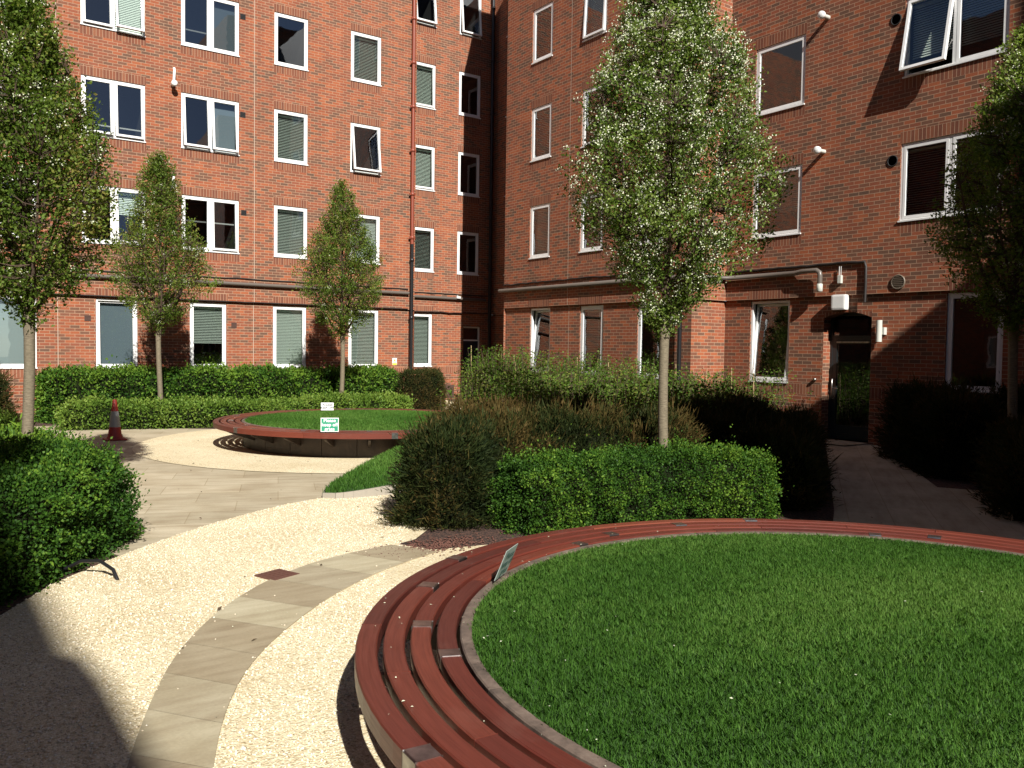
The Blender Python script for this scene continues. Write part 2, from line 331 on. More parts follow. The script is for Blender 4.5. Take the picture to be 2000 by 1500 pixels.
# ------------------------------------------------------------------ walls and windows
YA1,YA2,XB1,XB2,XB0=23.93,25.15,14.354,15.469,16.9
TOPZ=14.6; BAND=2.955
class Pl:
    def __init__(s,k,c): s.k=k; s.c=c
    def P(s,u,z,d=0): return Vector((u,s.c-d,z)) if s.k=='A' else Vector((s.c-d,u,z))
    def box(s,mb,u0,u1,z0,z1,d0,d1,m=0):
        a=s.P(u0,z0,d0);b=s.P(u1,z1,d1)
        return mb.box([min(a[i],b[i]) for i in range(3)],[max(a[i],b[i]) for i in range(3)],m)
def wall_cells(mb,pl,u0,u1,z0,z1,d,opens,sold,joints):
    us=sorted({u0,u1}|{x for o in opens+sold for x in o[:2] if u0<x<u1}|{x for j in joints for x in (j-.008,j+.008) if u0<x<u1})
    zs=sorted({z0,z1}|{x for o in opens+sold for x in o[2:4] if z0<x<z1})
    for a,b in zip(us,us[1:]):
        for c,e in zip(zs,zs[1:]):
            U_,Z_=(a+b)/2,(c+e)/2
            if any(o[0]<U_<o[1] and o[2]<Z_<o[3] for o in opens): continue
            s=[o for o in sold if o[0]<U_<o[1] and o[2]<Z_<o[3]]
            pts=[pl.P(a,c,d),pl.P(b,c,d),pl.P(b,e,d),pl.P(a,e,d)]
            if any(abs(U_-j)<.008 for j in joints): mb.quad(*pts,m=2)
            elif s: q=s[0]; mb.quad(*pts,m=1,uv=[(c-q[2]+.003,a-q[0]),(c-q[2]+.003,b-q[0]),(e-q[2]+.003,b-q[0]),(e-q[2]+.003,a-q[0])])
            else: mb.quad(*pts,m=0,uv=[(a,c+.036),(b,c+.036),(b,e+.036),(a,e+.036)])
    for o in opens:
        if o[2]<z0 or o[2]>z1: continue
        a,b,c,e=o[:4]; rv=o[4] if len(o)>4 else .1; dd=d-rv
        e=min(e,z1)
        mb.quad(pl.P(a,c,d),pl.P(a,e,d),pl.P(a,e,dd),pl.P(a,c,dd),uv=[(0,c),(0,e),(rv,e),(rv,c)])
        mb.quad(pl.P(b,c,d),pl.P(b,e,d),pl.P(b,e,dd),pl.P(b,c,dd),uv=[(0,c),(0,e),(rv,e),(rv,c)])
        mb.quad(pl.P(a,e,d),pl.P(b,e,d),pl.P(b,e,dd),pl.P(a,e,dd),m=1,uv=[(0,a),(0,b),(rv,b),(rv,a)])
        mb.quad(pl.P(a,c,d),pl.P(b,c,d),pl.P(b,c,dd),pl.P(a,c,dd),m=1,uv=[(0,a),(0,b),(rv,b),(rv,a)])
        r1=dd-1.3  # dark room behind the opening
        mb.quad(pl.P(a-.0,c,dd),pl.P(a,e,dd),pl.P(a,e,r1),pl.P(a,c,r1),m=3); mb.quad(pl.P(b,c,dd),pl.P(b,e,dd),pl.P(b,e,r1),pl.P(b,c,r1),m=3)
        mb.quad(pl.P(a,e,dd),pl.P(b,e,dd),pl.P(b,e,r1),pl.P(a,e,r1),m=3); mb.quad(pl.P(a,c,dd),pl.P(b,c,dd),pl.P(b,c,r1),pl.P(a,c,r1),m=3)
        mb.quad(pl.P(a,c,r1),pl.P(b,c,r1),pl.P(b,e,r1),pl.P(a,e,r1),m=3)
WM=[M_BRICK,M_SOLD,M_MORT,M_ROOM,M_SOFFIT]
def facade(mb,pl,u0,u1,opens,joints=(),g0=0,g1=0):
    """opens: (u0,u1,z0,z1[,reveal]); ground floor wall set back .06 m below the brick band"""
    sold=[]
    for o in opens:
        a,b,c,e=o[:4]
        if c>BAND: sold+= [(a-.02,b+.02,e,e+.225),(a-.02,b+.02,c-.225,c)]
        elif c>.5: sold.append((a-.02,b+.02,BAND,BAND+.225))
    lo=[o for o in opens if o[2]<BAND]; hi=[o for o in opens if o[2]>BAND]
    wall_cells(mb,pl,u0+g0,u1+g1,0,BAND,-.06,lo,[(u0+g0,u1+g1,.905,1.13)],list(joints))
    wall_cells(mb,pl,u0,u1,BAND,TOPZ,0,hi,sold,list(joints))
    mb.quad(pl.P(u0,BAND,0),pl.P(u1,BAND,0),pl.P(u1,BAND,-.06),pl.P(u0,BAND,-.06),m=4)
ROW=[4.304,7.004,9.704,12.404]; WH=1.468; GB,GT=1.133,2.915
def frame_bars(mb,pl,u0,u1,z0,z1,t,d0,d1,T=None):
    a=len(mb.v)
    pl.box(mb,u0,u1,z1-t,z1,d0,d1); pl.box(mb,u0,u1,z0,z0+t,d0,d1)
    pl.box(mb,u0,u0+t,z0+t,z1-t,d0,d1); pl.box(mb,u1-t,u1,z0+t,z1-t,d0,d1)
    if T: mb.v[a:]=[tuple(T(Vector(p))) for p in mb.v[a:]]
def hinge(pl,z,d,deg):
    a=D2R(deg); ax=Vector((1,0,0)) if pl.k=='A' else Vector((0,1,0)); out=pl.P(0,0,1)-pl.P(0,0,0)
    piv=pl.P(0,z,d)
    def T(p):
        up=(p.z-z); dd=(p-piv).dot(out); 
        du=up*math.cos(a)+dd*math.sin(a); do=-up*math.sin(a)+dd*math.cos(a)
        q=p-Vector((0,0,up))-out*dd
        return q+Vector((0,0,du))+out*do
    return T
def window(bld,pl,u0,u1,z0,z1,panes=1,tilt=(0,0),blind=('v',1.0),grey=False,d=-.025,bar=False,sill=True,slat=0):
    fm=M_FRAME; c=pl.P((u0+u1)/2,(z0+z1)/2,d)
    mb=MB(); t=.05
    frame_bars(mb,pl,u0+.004,u1-.004,z0+.004,z1-.004,t,d-.07,d)
    um=(u0+u1)/2
    if panes==2: pl.box(mb,um-.035,um+.035,z0+t+.004,z1-t-.004,d-.069,d-.001)
    if sill: pl.box(mb,u0-.01,u1+.01,z0-.012,z0+.016,d+.002,d+.052)
    win=mb.build('window',fm,bld,origin=c,bevel=0)
    edges=[(u0+t,u1-t)] if panes==1 else [(u0+t,um-.035),(um+.035,u1-t)]
    for i,(a,b) in enumerate(edges):
        T=hinge(pl,z1-t,d,tilt[i]) if tilt[i]>=0 else hinge(pl,z0+t,d-.01,-tilt[i])
        mb=MB(); dd=d+(.016 if tilt[i] else .004)
        frame_bars(mb,pl,a+.002,b-.002,z0+t+.002,z1-t-.002,.052,d-.05,dd,T)
        s=mb.build('sash',fm,win,origin=T(pl.P((a+b)/2,(z0+z1)/2,d)))
        g=MB(); q=[T(p) for p in (pl.P(a+.05,z0+t+.05,d-.02),pl.P(b-.05,z0+t+.05,d-.02),pl.P(b-.05,z1-t-.05,d-.02),pl.P(a+.05,z1-t-.05,d-.02))]
        g.quad(*(q if pl.k=='A' else q[::-1])); g.build('glass_pane',M_GLASS,win,origin=(q[0]+q[2])/2)
        bl=blind[i] if isinstance(blind[0],tuple) else blind
        if bl[0]=='v' and bl[1]>0:
            mb=MB(); zt=z1-t-.02; H=(z1-z0-2*t)*bl[1]; n=max(2,int(H/.044)); ang=bl[2] if len(bl)>2 else 55
            for k in range(n):
                z=zt-.10-k*.044
                if z<zt-H-.08: break
                dz=.021*math.sin(D2R(ang)); dd2=.021*math.cos(D2R(ang)); dc=d-.15
                mb.quad(pl.P(a+.02,z-dz,dc+dd2),pl.P(b-.02,z-dz,dc+dd2),pl.P(b-.02,z+dz,dc-dd2),pl.P(a+.02,z+dz,dc-dd2))
            pl.box(mb,a+.015,b-.015,zt-.085,zt-.045,d-.17,d-.13)
            mb.build('blind',M_BLIND,win,origin=pl.P((a+b)/2,zt,d-.15))
        elif bl[0] in('r','rw'):
            mb=MB(); H=(z1-z0-2*t)*bl[1]; pl.box(mb,a+.01,b-.01,z1-t-H,z1-t-.03,d-.16,d-.155); mb.build('pane_backing',M_CURTW if bl[0]=='rw' else M_REFL,win,origin=pl.P((a+b)/2,z1-t,d-.15))  # slate sheet imitates a mirrored tone; the pale one is a blind
        elif bl[0]=='b':
            mb=MB(); z=z0+(z1-z0)*bl[1]; pl.box(mb,a,b,z,z+.035,d-.30,d-.26); mb.build('interior_rail',M_GREY,win,origin=pl.P((a+b)/2,z,d-.28))
        if tilt[i]>0:
          for q in (a+.015,b-.015):
            mb=MB()
            if 1:
                mb.tube([pl.P(q,z0+.35*(z1-z0),d-.03),T(pl.P(q,z0+t+.1,d-.01))],.006,5)
            mb.build('stay',M_STEEL,win,origin=pl.P(q,z0+.35*(z1-z0),d))
    return win
A1=Pl('A',YA1); A2=Pl('A',YA2); B1=Pl('B',XB1); B2=Pl('B',XB2); B0=Pl('B',XB0)
# ---- building A
bA=empty('apartment_building',(6,24.5,0),'sunlit red brick block with white framed windows standing behind the long back hedge','building')
opA1=[];opA2=[]; wins=[]
def addw(pl,lst,u0,u1,z0,z1,**k): lst.append((u0,u1,z0,z1)); wins.append((pl,u0,u1,z0,z1,k))
V=('v',.97,38); VO=('v',.97,65); NB=('n',0)
dbl=dict(panes=2)
for r,z in enumerate(ROW):
    if r<3:
        addw(A1,opA1,1.17,2.68,z,z+WH,panes=2,blind=('b',.25))
        addw(A1,opA1,3.652,5.162,z,z+WH,panes=2,tilt={0:(0,6),1:(5,4),2:(4,9)}[r],blind={0:(NB,('v',.4)),1:('b',.22),2:(NB,VO)}[r])
        addw(A1,opA1,6.061,7.599,z,z+WH,panes=2,tilt={0:(0,3),1:(6,6),2:(0,0)}[r],blind={0:('b',.55),1:(NB,('r',.97)),2:(('b',.35),('r',.97))}[r])
        addw(A1,opA1,8.595,9.59,z,z+WH,blind={0:V,1:V,2:NB}[r])
        addw(A1,opA1,10.93,11.923,z,z+WH,tilt={0:(0,),1:(8,),2:(0,)}[r],blind={0:VO,1:NB,2:V}[r])
    addw(A2,opA2,13.67,14.541,z,z+WH,tilt={0:(0,),1:(2,),2:(2,),3:(7,)}[r],blind={0:('v',.97,20),1:V,2:V,3:NB}[r])
    addw(A2,opA2,15.461,16.332,z,z+WH,tilt={3:(6,)}.get(r,(0,)),blind=NB)
addw(A1,opA1,1.15,2.64,GB,GT,d=-.085,blind=('rw',.97))
addw(A1,opA1,3.97,4.965,GB,GT,d=-.085,tilt=(-2.5,),blind=('r',.97))
addw(A1,opA1,6.291,7.271,GB,GT,d=-.085,blind=('v',.58,38))
addw(A1,opA1,8.595,9.59,GB,GT,d=-.085,blind=VO)
addw(A1,opA1,10.93,11.923,GB,GT,d=-.085,blind=V)
addw(A2,opA2,13.67,14.53,GB,GT,d=-.085,blind=V)
DA=(15.78,16.52,.0,2.53,.12); opA2.append(DA)
mb=MB()
facade(mb,A1,-8,13.145,opA1,(3.105,8.03)); facade(mb,A2,13.145,XB0,opA2,(),0,.06)
mb.quad((13.145,YA1,0),(13.145,YA2,0),(13.145,YA2,TOPZ),(13.145,YA1,TOPZ),uv=[(0,0),(1.22,0),(1.22,TOPZ),(0,TOPZ)])
mb.build('wall',WM,bA)
mb=MB(); mb.box((-8,YA1+.3,TOPZ),(13.0,34,TOPZ+2.6)); mb.box((13.0,YA2+.3,TOPZ),(30,34,TOPZ+2.597)); mb.build('mansard_roof',M_SLATE,bA)
nA=len(wins)
for pl,a,b,c,e,k in wins: window(bA,pl,a,b,c,e,**k)
# door A
mb=MB(); a,b=DA[:2]; dd=-.06-.12
frame_bars(mb,A2,a,b,0.02,2.52,.05,dd-.06,dd); A2.box(mb,a+.05,b-.05,2.02,2.07,dd-.059,dd-.001)
fr=mb.build('door_frame',M_FRAME,bA,origin=A2.P(a,0,dd))
mb=MB(); A2.box(mb,a+.052,b-.052,.03,2.018,dd-.05,dd-.01); A2.box(mb,a+.13,a+.40,1.1,1.9,dd-.012,dd-.004); A2.box(mb,a+.13,b-.13,.25,.9,dd-.012,dd-.004)
dr=mb.build('door',M_NAVY,bA,origin=A2.P(a,0,dd)); mb=MB(); mb.tube([A2.P(b-.13,.95,dd),A2.P(b-.13,1.35,dd)],.012,8); mb.build('handle',M_STEEL,dr)
mb=MB(); mb.quad(*[A2.P(u,z,dd-.03) for u,z in ((a+.05,2.07),(b-.05,2.07),(b-.05,2.47),(a+.05,2.47))]); mb.build('transom_pane',M_GLASS,bA)
# downpipe at the corner of A1
mb=MB(); px=12.985; py=YA1-.10
ZC=5.0
def downpipe(bld,x,y,zsplit,ztop,r=.055,z0=0.0):
    mb=MB(); mb.tube([(x,y,z0),(x,y,zsplit)],r,14); 
    z=z0+.9
    while z<zsplit: mb.lathe((x,y,z-.05),[(r,0),(r+.014,.004),(r+.014,.10),(r,.104)],14); z+=1.8
    mb.build('drainpipe',M_PIPE_BLK,bld,origin=(x,y,z0))
    if ztop>zsplit:
        mb=MB(); mb.tube([(x,y,zsplit),(x,y,ztop)],r,14); z=zsplit+.2
        while z<ztop:
            mb.lathe((x,y,z-.05),[(r,0),(r+.014,.004),(r+.014,.10),(r,.104)],14)
            mb.box((x-r-.05,y-.012,z-.03),(x+r+.05,y+.012,z+.03)); mb.box((x-.015,y,z-.02),(x+.015,y+.1,z+.02)); z+=1.35
        mb.build('upper_drainpipe',M_PIPE_RED,bld,origin=(x,y,zsplit))['label']='terracotta painted upper length of drainpipe'
downpipe(bA,px,py,5.0,TOPZ)
downpipe(bA,16.72,25.0,14.4,14.4,.06)
def pipe(bld,pts,r,m,name,n=10): 
    mb=MB(); mb.tube(pts,r,n); return mb.build(name,m,bld,origin=pts[0])
wob=lambda a,b,n,z,amp,f: [(a+(b-a)*i/n,z+amp*noise.noise(Vector((i*f,z,0)))) for i in range(n+1)]
pipe(bA,[(-6,YA1-.07,3.466),(12.9,YA1-.07,3.466)],.052,M_PIPE_GRY,'service_pipe')
pipe(bA,[(13.2,YA2-.07,3.466),(16.6,YA2-.07,3.45)],.052,M_PIPE_GRY,'service_pipe')
pipe(bA,[(u,YA1-.02,z) for u,z in wob(-6,12.9,60,3.61,.035,.6)],.017,M_CABLE,'wall_cable',6)
pipe(bA,[(u,YA2-.02,z) for u,z in wob(13.2,16.8,20,3.60,.03,.6)],.017,M_CABLE,'wall_cable',6)
pipe(bA,[(u,YA1-.018,z) for u,z in wob(-6,12.9,70,2.975,.02,.5)],.014,M_CABLE,'wall_cable',6)
pipe(bA,[(u,YA2-.018,z) for u,z in wob(13.2,16.8,20,2.975,.03,.5)],.014,M_CABLE,'wall_cable',6)
def vent(bld,pl,u,z,s=.15,d=0,m=M_BLK,rnd=False):
    mb=MB()
    if rnd:
        ax='x' if pl.k=='B' else 'y'; mb.lathe(pl.P(u,z,d),[(s/2*1.0,-.01),(s/2,.012),(s/2*.82,.012),(s/2*.8,.0)],20,0,ax)
    else:
        pl.box(mb,u-s/2,u+s/2,z-s/2,z+s/2,d-.02,d+.006)
        for k in range(4): pl.box(mb,u-s/2+.01,u+s/2-.01,z-s/2+.02+k*s/4.4,z-s/2+.035+k*s/4.4,d+.007,d+.012)
    return mb.build('air_vent',m,bld,origin=pl.P(u,z,d))
for u,z,d in ((7.73,5.45,0),(7.70,8.14,0),(7.70,10.81,0),(3.50,8.15,0),(3.5,5.45,0)): vent(bA,A1,u,z,.15,d)
M_VBR=mat('brown_airbrick',(.07,.035,.025),.8)
vent(bA,A1,7.48,2.32,.15,-.06,M_VBR); vent(bA,A1,3.78,2.40,.15,-.06,M_VBR); 
mb=MB(); A2.box(mb,15.02,15.42,.06,.50,-.08,-.045); 
for k in range(6): A2.box(mb,15.05,15.39,.1+k*.06,.125+k*.06,-.044,-.035)
mb.build('floor_grille',M_VBR,bA,origin=(15.2,YA2,.25))
# ---- building B
bB=empty('apartment_building',(16,14,0),'side wing of the red brick block with arched doorway and a chamfered return wall','building')
wins=[]; opB1=[];opB2=[];opB0=[]
for r,z in enumerate(ROW):
    for j,(a,b) in enumerate(((18.564,19.485),(16.378,17.286),(14.25,15.13))):
        addw(B1,opB1,a,b,z,z+WH,blind=V if (r+j)%3 else ('v',.97,65),tilt=(3,) if (r,j)==(2,1) else (0,))
    addw(B2,opB2,11.344,12.633,z,z+WH,blind={0:('v',.6,65)}.get(r,NB))
    addw(B2,opB2,7.264,9.155,z,z+WH,panes=2,tilt={1:(0,11)}.get(r,(0,0)),blind={0:('v',.97,25),1:('v',.72,60)}.get(r,NB))
    addw(B0,opB0,23.5,24.41,z,z+WH,blind=NB)
for j,(a,b) in enumerate(((18.564,19.485),(16.378,17.286),(14.25,15.13))): addw(B1,opB1,a,b,GB,GT,d=-.085,tilt=(-5,) if j==0 else (0,),blind=V if j==1 else NB)
addw(B2,opB2,11.609,12.65,GB,GT,d=-.085,tilt=(-5,),blind=NB)
addw(B2,opB2,7.2,8.2,GB,GT,d=-.085,blind=NB)
DB=(9.68,10.76,0,2.62,.30); opB2.append(DB)
mb=MB(); facade(mb,B1,13.33,20.7,opB1,(17.75,),.06,0); facade(mb,B2,2.0,13.33,opB2,(),0,.06); facade(mb,B0,20.7,25.15,opB0,(),0,.06)
R1=Pl('A',13.33)
facade(mb,R1,XB1,XB2,[],(),.06,.06)
mb.quad((XB1,20.7,0),(XB0,20.7,0),(XB0,20.7,TOPZ),(XB1,20.7,TOPZ),uv=[(0,0),(2.5,0),(2.5,TOPZ),(0,TOPZ)])
# arch spandrels over door B (segmental head)
zc=2.62; 
n=12; a,b=DB[:2]; prev=None
for i in range(n+1):
    u=a+(b-a)*i/n; zz=zc-.12*((2*i/n-1)**2)
    if prev:
        mb.quad(B2.P(prev[0],prev[1],-.0595),B2.P(u,zz,-.0595),B2.P(u,zc+.001,-.0595),B2.P(prev[0],zc+.001,-.0595),m=1,uv=[(prev[1],prev[0]),(zz,u),(zc,u),(zc,prev[0])])
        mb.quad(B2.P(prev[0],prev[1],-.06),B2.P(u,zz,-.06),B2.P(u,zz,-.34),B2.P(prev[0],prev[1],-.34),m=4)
    prev=(u,zz)
mb.build('wall',WM,bB)
# mansard roof
ft=[(XB2,2.0),(XB2,13.33),(XB1,13.33),(XB1,20.7),(XB0,20.7),(XB0,25.15),(32,25.15),(32,2.0)]
fi=[(XB2+.4,2.0),(XB2+.4,12.93),(XB1+.4,12.93),(XB1+.4,20.3),(XB0+.4,20.3),(XB0+.4,25.15),(32,25.15),(32,2.0)]
mb=MB(); n=len(ft)
mb.add([(x,y,TOPZ) for x,y in ft]+[(x,y,TOPZ+2.5) for x,y in fi],[(i,(i+1)%n,n+(i+1)%n,n+i) for i in range(n)]+[tuple(range(n,2*n))])
mb.build('mansard_roof',M_SLATE,bB)
for pl,a,b,c,e,k in wins: window(bB,pl,a,b,c,e,**k)
dd=-.06-.24; a,b=DB[:2]
M_DOORF=mat('dark_grey_door_paint',(.018,.024,.026),.35)
mb=MB(); frame_bars(mb,B2,a,b,0.02,2.61,.06,dd-.06,dd); B2.box(mb,a+.06,b-.06,2.08,2.15,dd-.059,dd-.001); fr=mb.build('door_frame',M_DOORF,bB,origin=B2.P(a,0,dd))
mb=MB(); frame_bars(mb,B2,a+.062,b-.062,.03,2.078,.10,dd-.05,dd-.008); B2.box(mb,a+.16,b-.16,.13,.30,dd-.045,dd-.015); dr=mb.build('door',M_DOORF,bB,origin=B2.P(a,0,dd))
mb=MB(); mb.quad(*[B2.P(u,z,dd-.03) for u,z in ((a+.16,.3),(b-.16,.3),(b-.16,1.98),(a+.16,1.98))][::-1]); mb.build('glass_pane',M_GLASS,dr)
mb=MB(); mb.quad(*[B2.P(u,z,dd-.03) for u,z in ((a+.06,2.15),(b-.06,2.15),(b-.06,2.5),(a+.06,2.5))][::-1]); mb.build('transom_pane',M_GLASS,bB)
mb=MB(); hu=b-.11
mb.tube([B2.P(hu,.85,dd),B2.P(hu,.85,dd+.06),B2.P(hu,1.25,dd+.06),B2.P(hu,1.25,dd)],.013,8); mb.tube([B2.P(hu,1.06,dd),B2.P(hu,1.06,dd+.05),B2.P(hu-.13,1.06,dd+.05)],.010,8); mb.build('handle',M_STEEL,dr)
mb=MB(); B2.box(mb,a+.17,b-.17,2.0,2.03,dd,dd+.03); mb.build('door_closer',M_STEEL,dr)
downpipe(bB,XB1-.07+.0,13.62,2.9,2.9,.05)
# B service pipe, turned down at its end by the door
zp=3.466
pipe(bB,[(XB1-.07,20.85,zp),(XB1-.07,13.24,zp),(XB2-.07,13.24,zp),(XB2-.07,11.4,zp),(XB2-.11,11.2,zp+.02),(XB2-.12,10.84,zp+.02),(XB2-.12,10.77,zp-.03),(XB2-.12,10.76,zp-.10),(XB2-.12,10.76,zp-.30)],.052,M_PIPE_GRY,'service_pipe',12)
mb=MB(); mb.lathe((XB2-.12,10.76,zp-.42),[(.05,0),(.062,.01),(.062,.15),(.055,.16)],16); mb.build('pipe_end_cap',M_OFFW,bB,origin=(XB2-.12,10.76,zp-.4))
cab=[(XB1-.02,u,z) for u,z in wob(20.7,13.31,40,3.63,.03,.7)]+[(XB2-.02,u,z) for u,z in wob(13.31,9.80,24,3.62,.03,.7)]
cab=[(XB1-.02,u,z) for u,z in wob(20.7,13.31,40,3.63,.03,.7)]; pipe(bB,cab,.018,M_CABLE,'wall_cable',6)
cb=[(XB2-.03,u,z) for u,z in wob(13.31,9.82,24,3.60,.025,.7)]; cb[-1]=(XB2-.03,9.82,3.60)
pipe(bB,cb+[(XB2-.03,9.79,3.5),(XB2-.035,9.78,3.2),(XB2-.03,9.79,2.80)],.028,M_CABLE,'wall_cable',7)
vent(bB,B2,9.34,8.15,.22,0,M_BLK,True); vent(bB,B2,9.32,5.48,.22,0,M_BLK,True)
mb=MB(); mb.lathe(B2.P(9.12,3.16,0),[(.14,-.01),(.145,.02),(.12,.03),(.118,.012)],28,0,'x')
for k in range(7):
    z=3.16-.105+k*.035; h=math.sqrt(max(.0004,.115**2-(z-3.16)**2)); B2.box(mb,9.12-h,9.12+h,z-.004,z+.010,.012,.028)
mb.build('louvred_vent',mat('aged_brass_vent',(.14,.11,.08),.5),bB,origin=B2.P(9.12,3.16,0))
# ---- occluding blocks round the courtyard (outside the picture)
def block(name,label,prof,y0,y1,axis='y'):
    o=empty(name,(sum(p[0] for p in prof)/len(prof),y1,0),label,'building')
    mb=MB(); n=len(prof)
    pts=[(x,y1,z) for x,z in prof]+[(x,y0,z) for x,z in prof]
    L_=0
    for i in range(n):
        j=(i+1)%n; l=math.dist(prof[i],prof[j]); vert=abs(prof[i][0]-prof[j][0])<.2
        a,b=prof[i],prof[j]
        mb.quad((a[0],y1,a[1]),(b[0],y1,b[1]),(b[0],y0,b[1]),(a[0],y0,a[1]),uv=[(0,a[1]),(0,b[1]),(y1-y0,b[1]),(y1-y0,a[1])] if vert else None,m=0 if vert else 1)
    mb.add([(x,y1,z) for x,z in prof],[tuple(range(n))],0,[[(x,z) for x,z in prof]])
    mb.add([(x,y0,z) for x,z in prof],[tuple(range(n))],0,[[(x,z) for x,z in prof]])
    mb.build('wall',[M_BRICK,M_SLATE],o,recalc=False); return o
M_DGL=mat('dark_glazing',(.02,.025,.03),.08,0,1.0)
def simple_windows(o,pl,us,zs,w=1.0,h=1.45):
    for u in us:
        for z in zs:
            mb=MB(); frame_bars(mb,pl,u,u+w,z,z+h,.08,0,.03); wn=mb.build('window',M_FRAME,o,origin=pl.P(u,z,0))
            mb=MB(); mb.quad(*[pl.P(a,b,.01) for a,b in ((u+.08,z+.08),(u+w-.08,z+.08),(u+w-.08,z+h-.08),(u+.08,z+h-.08))]); mb.build('glass_pane',M_DGL,wn)
class PlN(Pl):   # faces +y
    def P(s,u,z,d=0): return Vector((u,s.c+d,z)) if s.k=='A' else Vector((s.c+d,u,z))
c1=block('brick_block','tall red brick wing standing right of the doorway beyond the picture edge',[(13.96,0),(30,0),(30,19),(13.96,19)],-16,1.995)
simple_windows(c1,PlN('A',1.997),[],[])
simple_windows(c1,Pl('B',13.958),[-13,-10,-7,-4,-1],[1.2,4.3,7,9.7])
c2=block('brick_block','lower red brick block with flat roof standing behind the photographer to the right',[(5.48,0),(13.9,0),(13.9,10.72),(5.48,10.72)],-16,-2.0)
simple_windows(c2,PlN('A',-1.998),[6.3,8.3,10.3,12.2],[1.2,4.3,7.0])
c3=block('brick_block','unseen red brick block with added chimney stack standing behind the photographer',[(-3.3,0),(-3.3,10.66),(-3.4,11.09),(-3.49,11.47),(-3.66,11.83),(-3.92,12.06),(-4.10,12.36),(-4.12,12.75),(-4.2,12.95),(-4.38,13.1),(-5.85,13.15),(-5.85,17.5),(-24,17.5),(-24,0)],-22,-10)  # roofline cut to throw the ground shadow at lower left
simple_windows(c3,PlN('A',-9.998),[-22,-19,-16,-13,-10,-7,-5],[1.2,4.3,7.0])
mb=MB(); mb.box((-6.3,-11.0,12.5),(-4.74,-9.99,15.9)); mb.box((-6.36,-11.06,15.9),(-4.70,-9.94,16.05)); mb.build('occluder',M_BRICK,c3)  # unseen stack added to shade the left hedge
c4=block('brick_block','unseen red brick block added on the left to cut sky light',[(-14,0),(-8.5,0),(-8.5,17),(-14,17)],-9,23.9)  # added out of view to keep the sky fill low
simple_windows(c4,PlN('B',-8.498),[-6,-2,2,6,10,14,18],[1.2,4.3,7.0,9.7])
# ------------------------------------------------------------------ wall fittings (things)
def flue(pl,u,z,label,tube=0,group='white flue terminals on the brick walls'):
    ax='x' if pl.k=='B' else 'y'; o=empty('flue_terminal',pl.P(u,z,0),label,'flue',group)
    mb=MB(); mb.lathe(pl.P(u,z,0),[(.045,-.02),(.045,.06),(.042,.10),(.042,.20)],16,0,ax); mb.build('flue_pipe',M_OFFW,o)
    mb=MB(); mb.lathe(pl.P(u,z,.20),[(.05,-.02),(.075,0),(.08,.03),(.075,.07),(.05,.085),(.0,.09)],18,0,ax); mb.build('cap',M_WHITE,o)
    if tube: mb=MB(); mb.tube([pl.P(u,z+.02,.17),pl.P(u+.02,z+tube*.8,.17),pl.P(u+.03,z+tube,.10)],.034,12); mb.build('riser_pipe',M_WHITE,o)
    return o
flue(A1,5.83,8.60,'white flue terminal with long vertical riser, above and left of the upper double window',.42)
flue(A1,5.80,5.92,'white flue terminal with short riser, lower one between the two double window columns',.30)
flue(B2,10.83,5.92,'round white flue cap on the wing wall, lower of two casting slanting shadows')
flue(B2,10.82,8.63,'round white flue cap on the wing wall, upper one near the top of the picture')
# bulkhead lamp over door B
o=empty('bulkhead_lamp',B2.P(10.33,2.81,-.06),'rounded white bulkhead lamp above the arched doorway','lamp')
mb=MB(); B2.box(mb,10.20,10.46,2.69,2.94,-.06,-.03); mb.build('back_plate',M_GREY,o)
mb=MB(); B2.box(mb,10.17,10.49,2.66,2.97,-.03,.12); mb.build('diffuser',M_WHITE,o,bevel=.04)
o=empty('wall_light',B2.P(9.46,2.22,-.06),'pale grey cylinder wall light on the brick right of the doorway','wall light')
mb=MB(); mb.tube([B2.P(9.46,2.02,.04),B2.P(9.46,2.44,.04)],.055,20); mb.build('cylinder_shade',M_OFFW,o)
mb=MB(); B2.box(mb,9.36,9.43,2.16,2.30,-.06,.03); mb.build('bracket',M_OFFW,o)
o=empty('wall_transmitter',B2.P(10.35,3.28,0),'small white box with two thin stems on the brick above the bulkhead lamp','wall box')
mb=MB(); B2.box(mb,10.31,10.39,3.20,3.36,0,.07); mb.build('box_housing',M_OFFW,o,bevel=.008)
mb=MB(); mb.tube([B2.P(10.37,3.36,.04),B2.P(10.37,3.54,.04)],.006,6); mb.tube([B2.P(10.33,3.36,.04),B2.P(10.33,3.54,.04)],.006,6); mb.build('antenna',M_WHITE,o)
o=empty('door_buzzer',B2.P(10.92,1.23,-.06),'small grey entry button on the brick left of the arched doorway','buzzer')
mb=MB(); mb.lathe(B2.P(10.92,1.23,-.06),[(.035,0),(.035,.05),(.02,.06)],14,0,'x'); mb.build('button_housing',M_STEEL,o)
o=empty('security_light',A2.P(15.46,3.50,.1),'small white security light on the pipe above the far corner door','security light')
mb=MB(); A2.box(mb,15.38,15.52,3.46,3.53,.08,.17); mb.build('light_head',M_WHITE,o,bevel=.01)
mb=MB(); A2.box(mb,15.43,15.46,3.50,3.58,0,.09); mb.build('bracket',M_GREY,o)
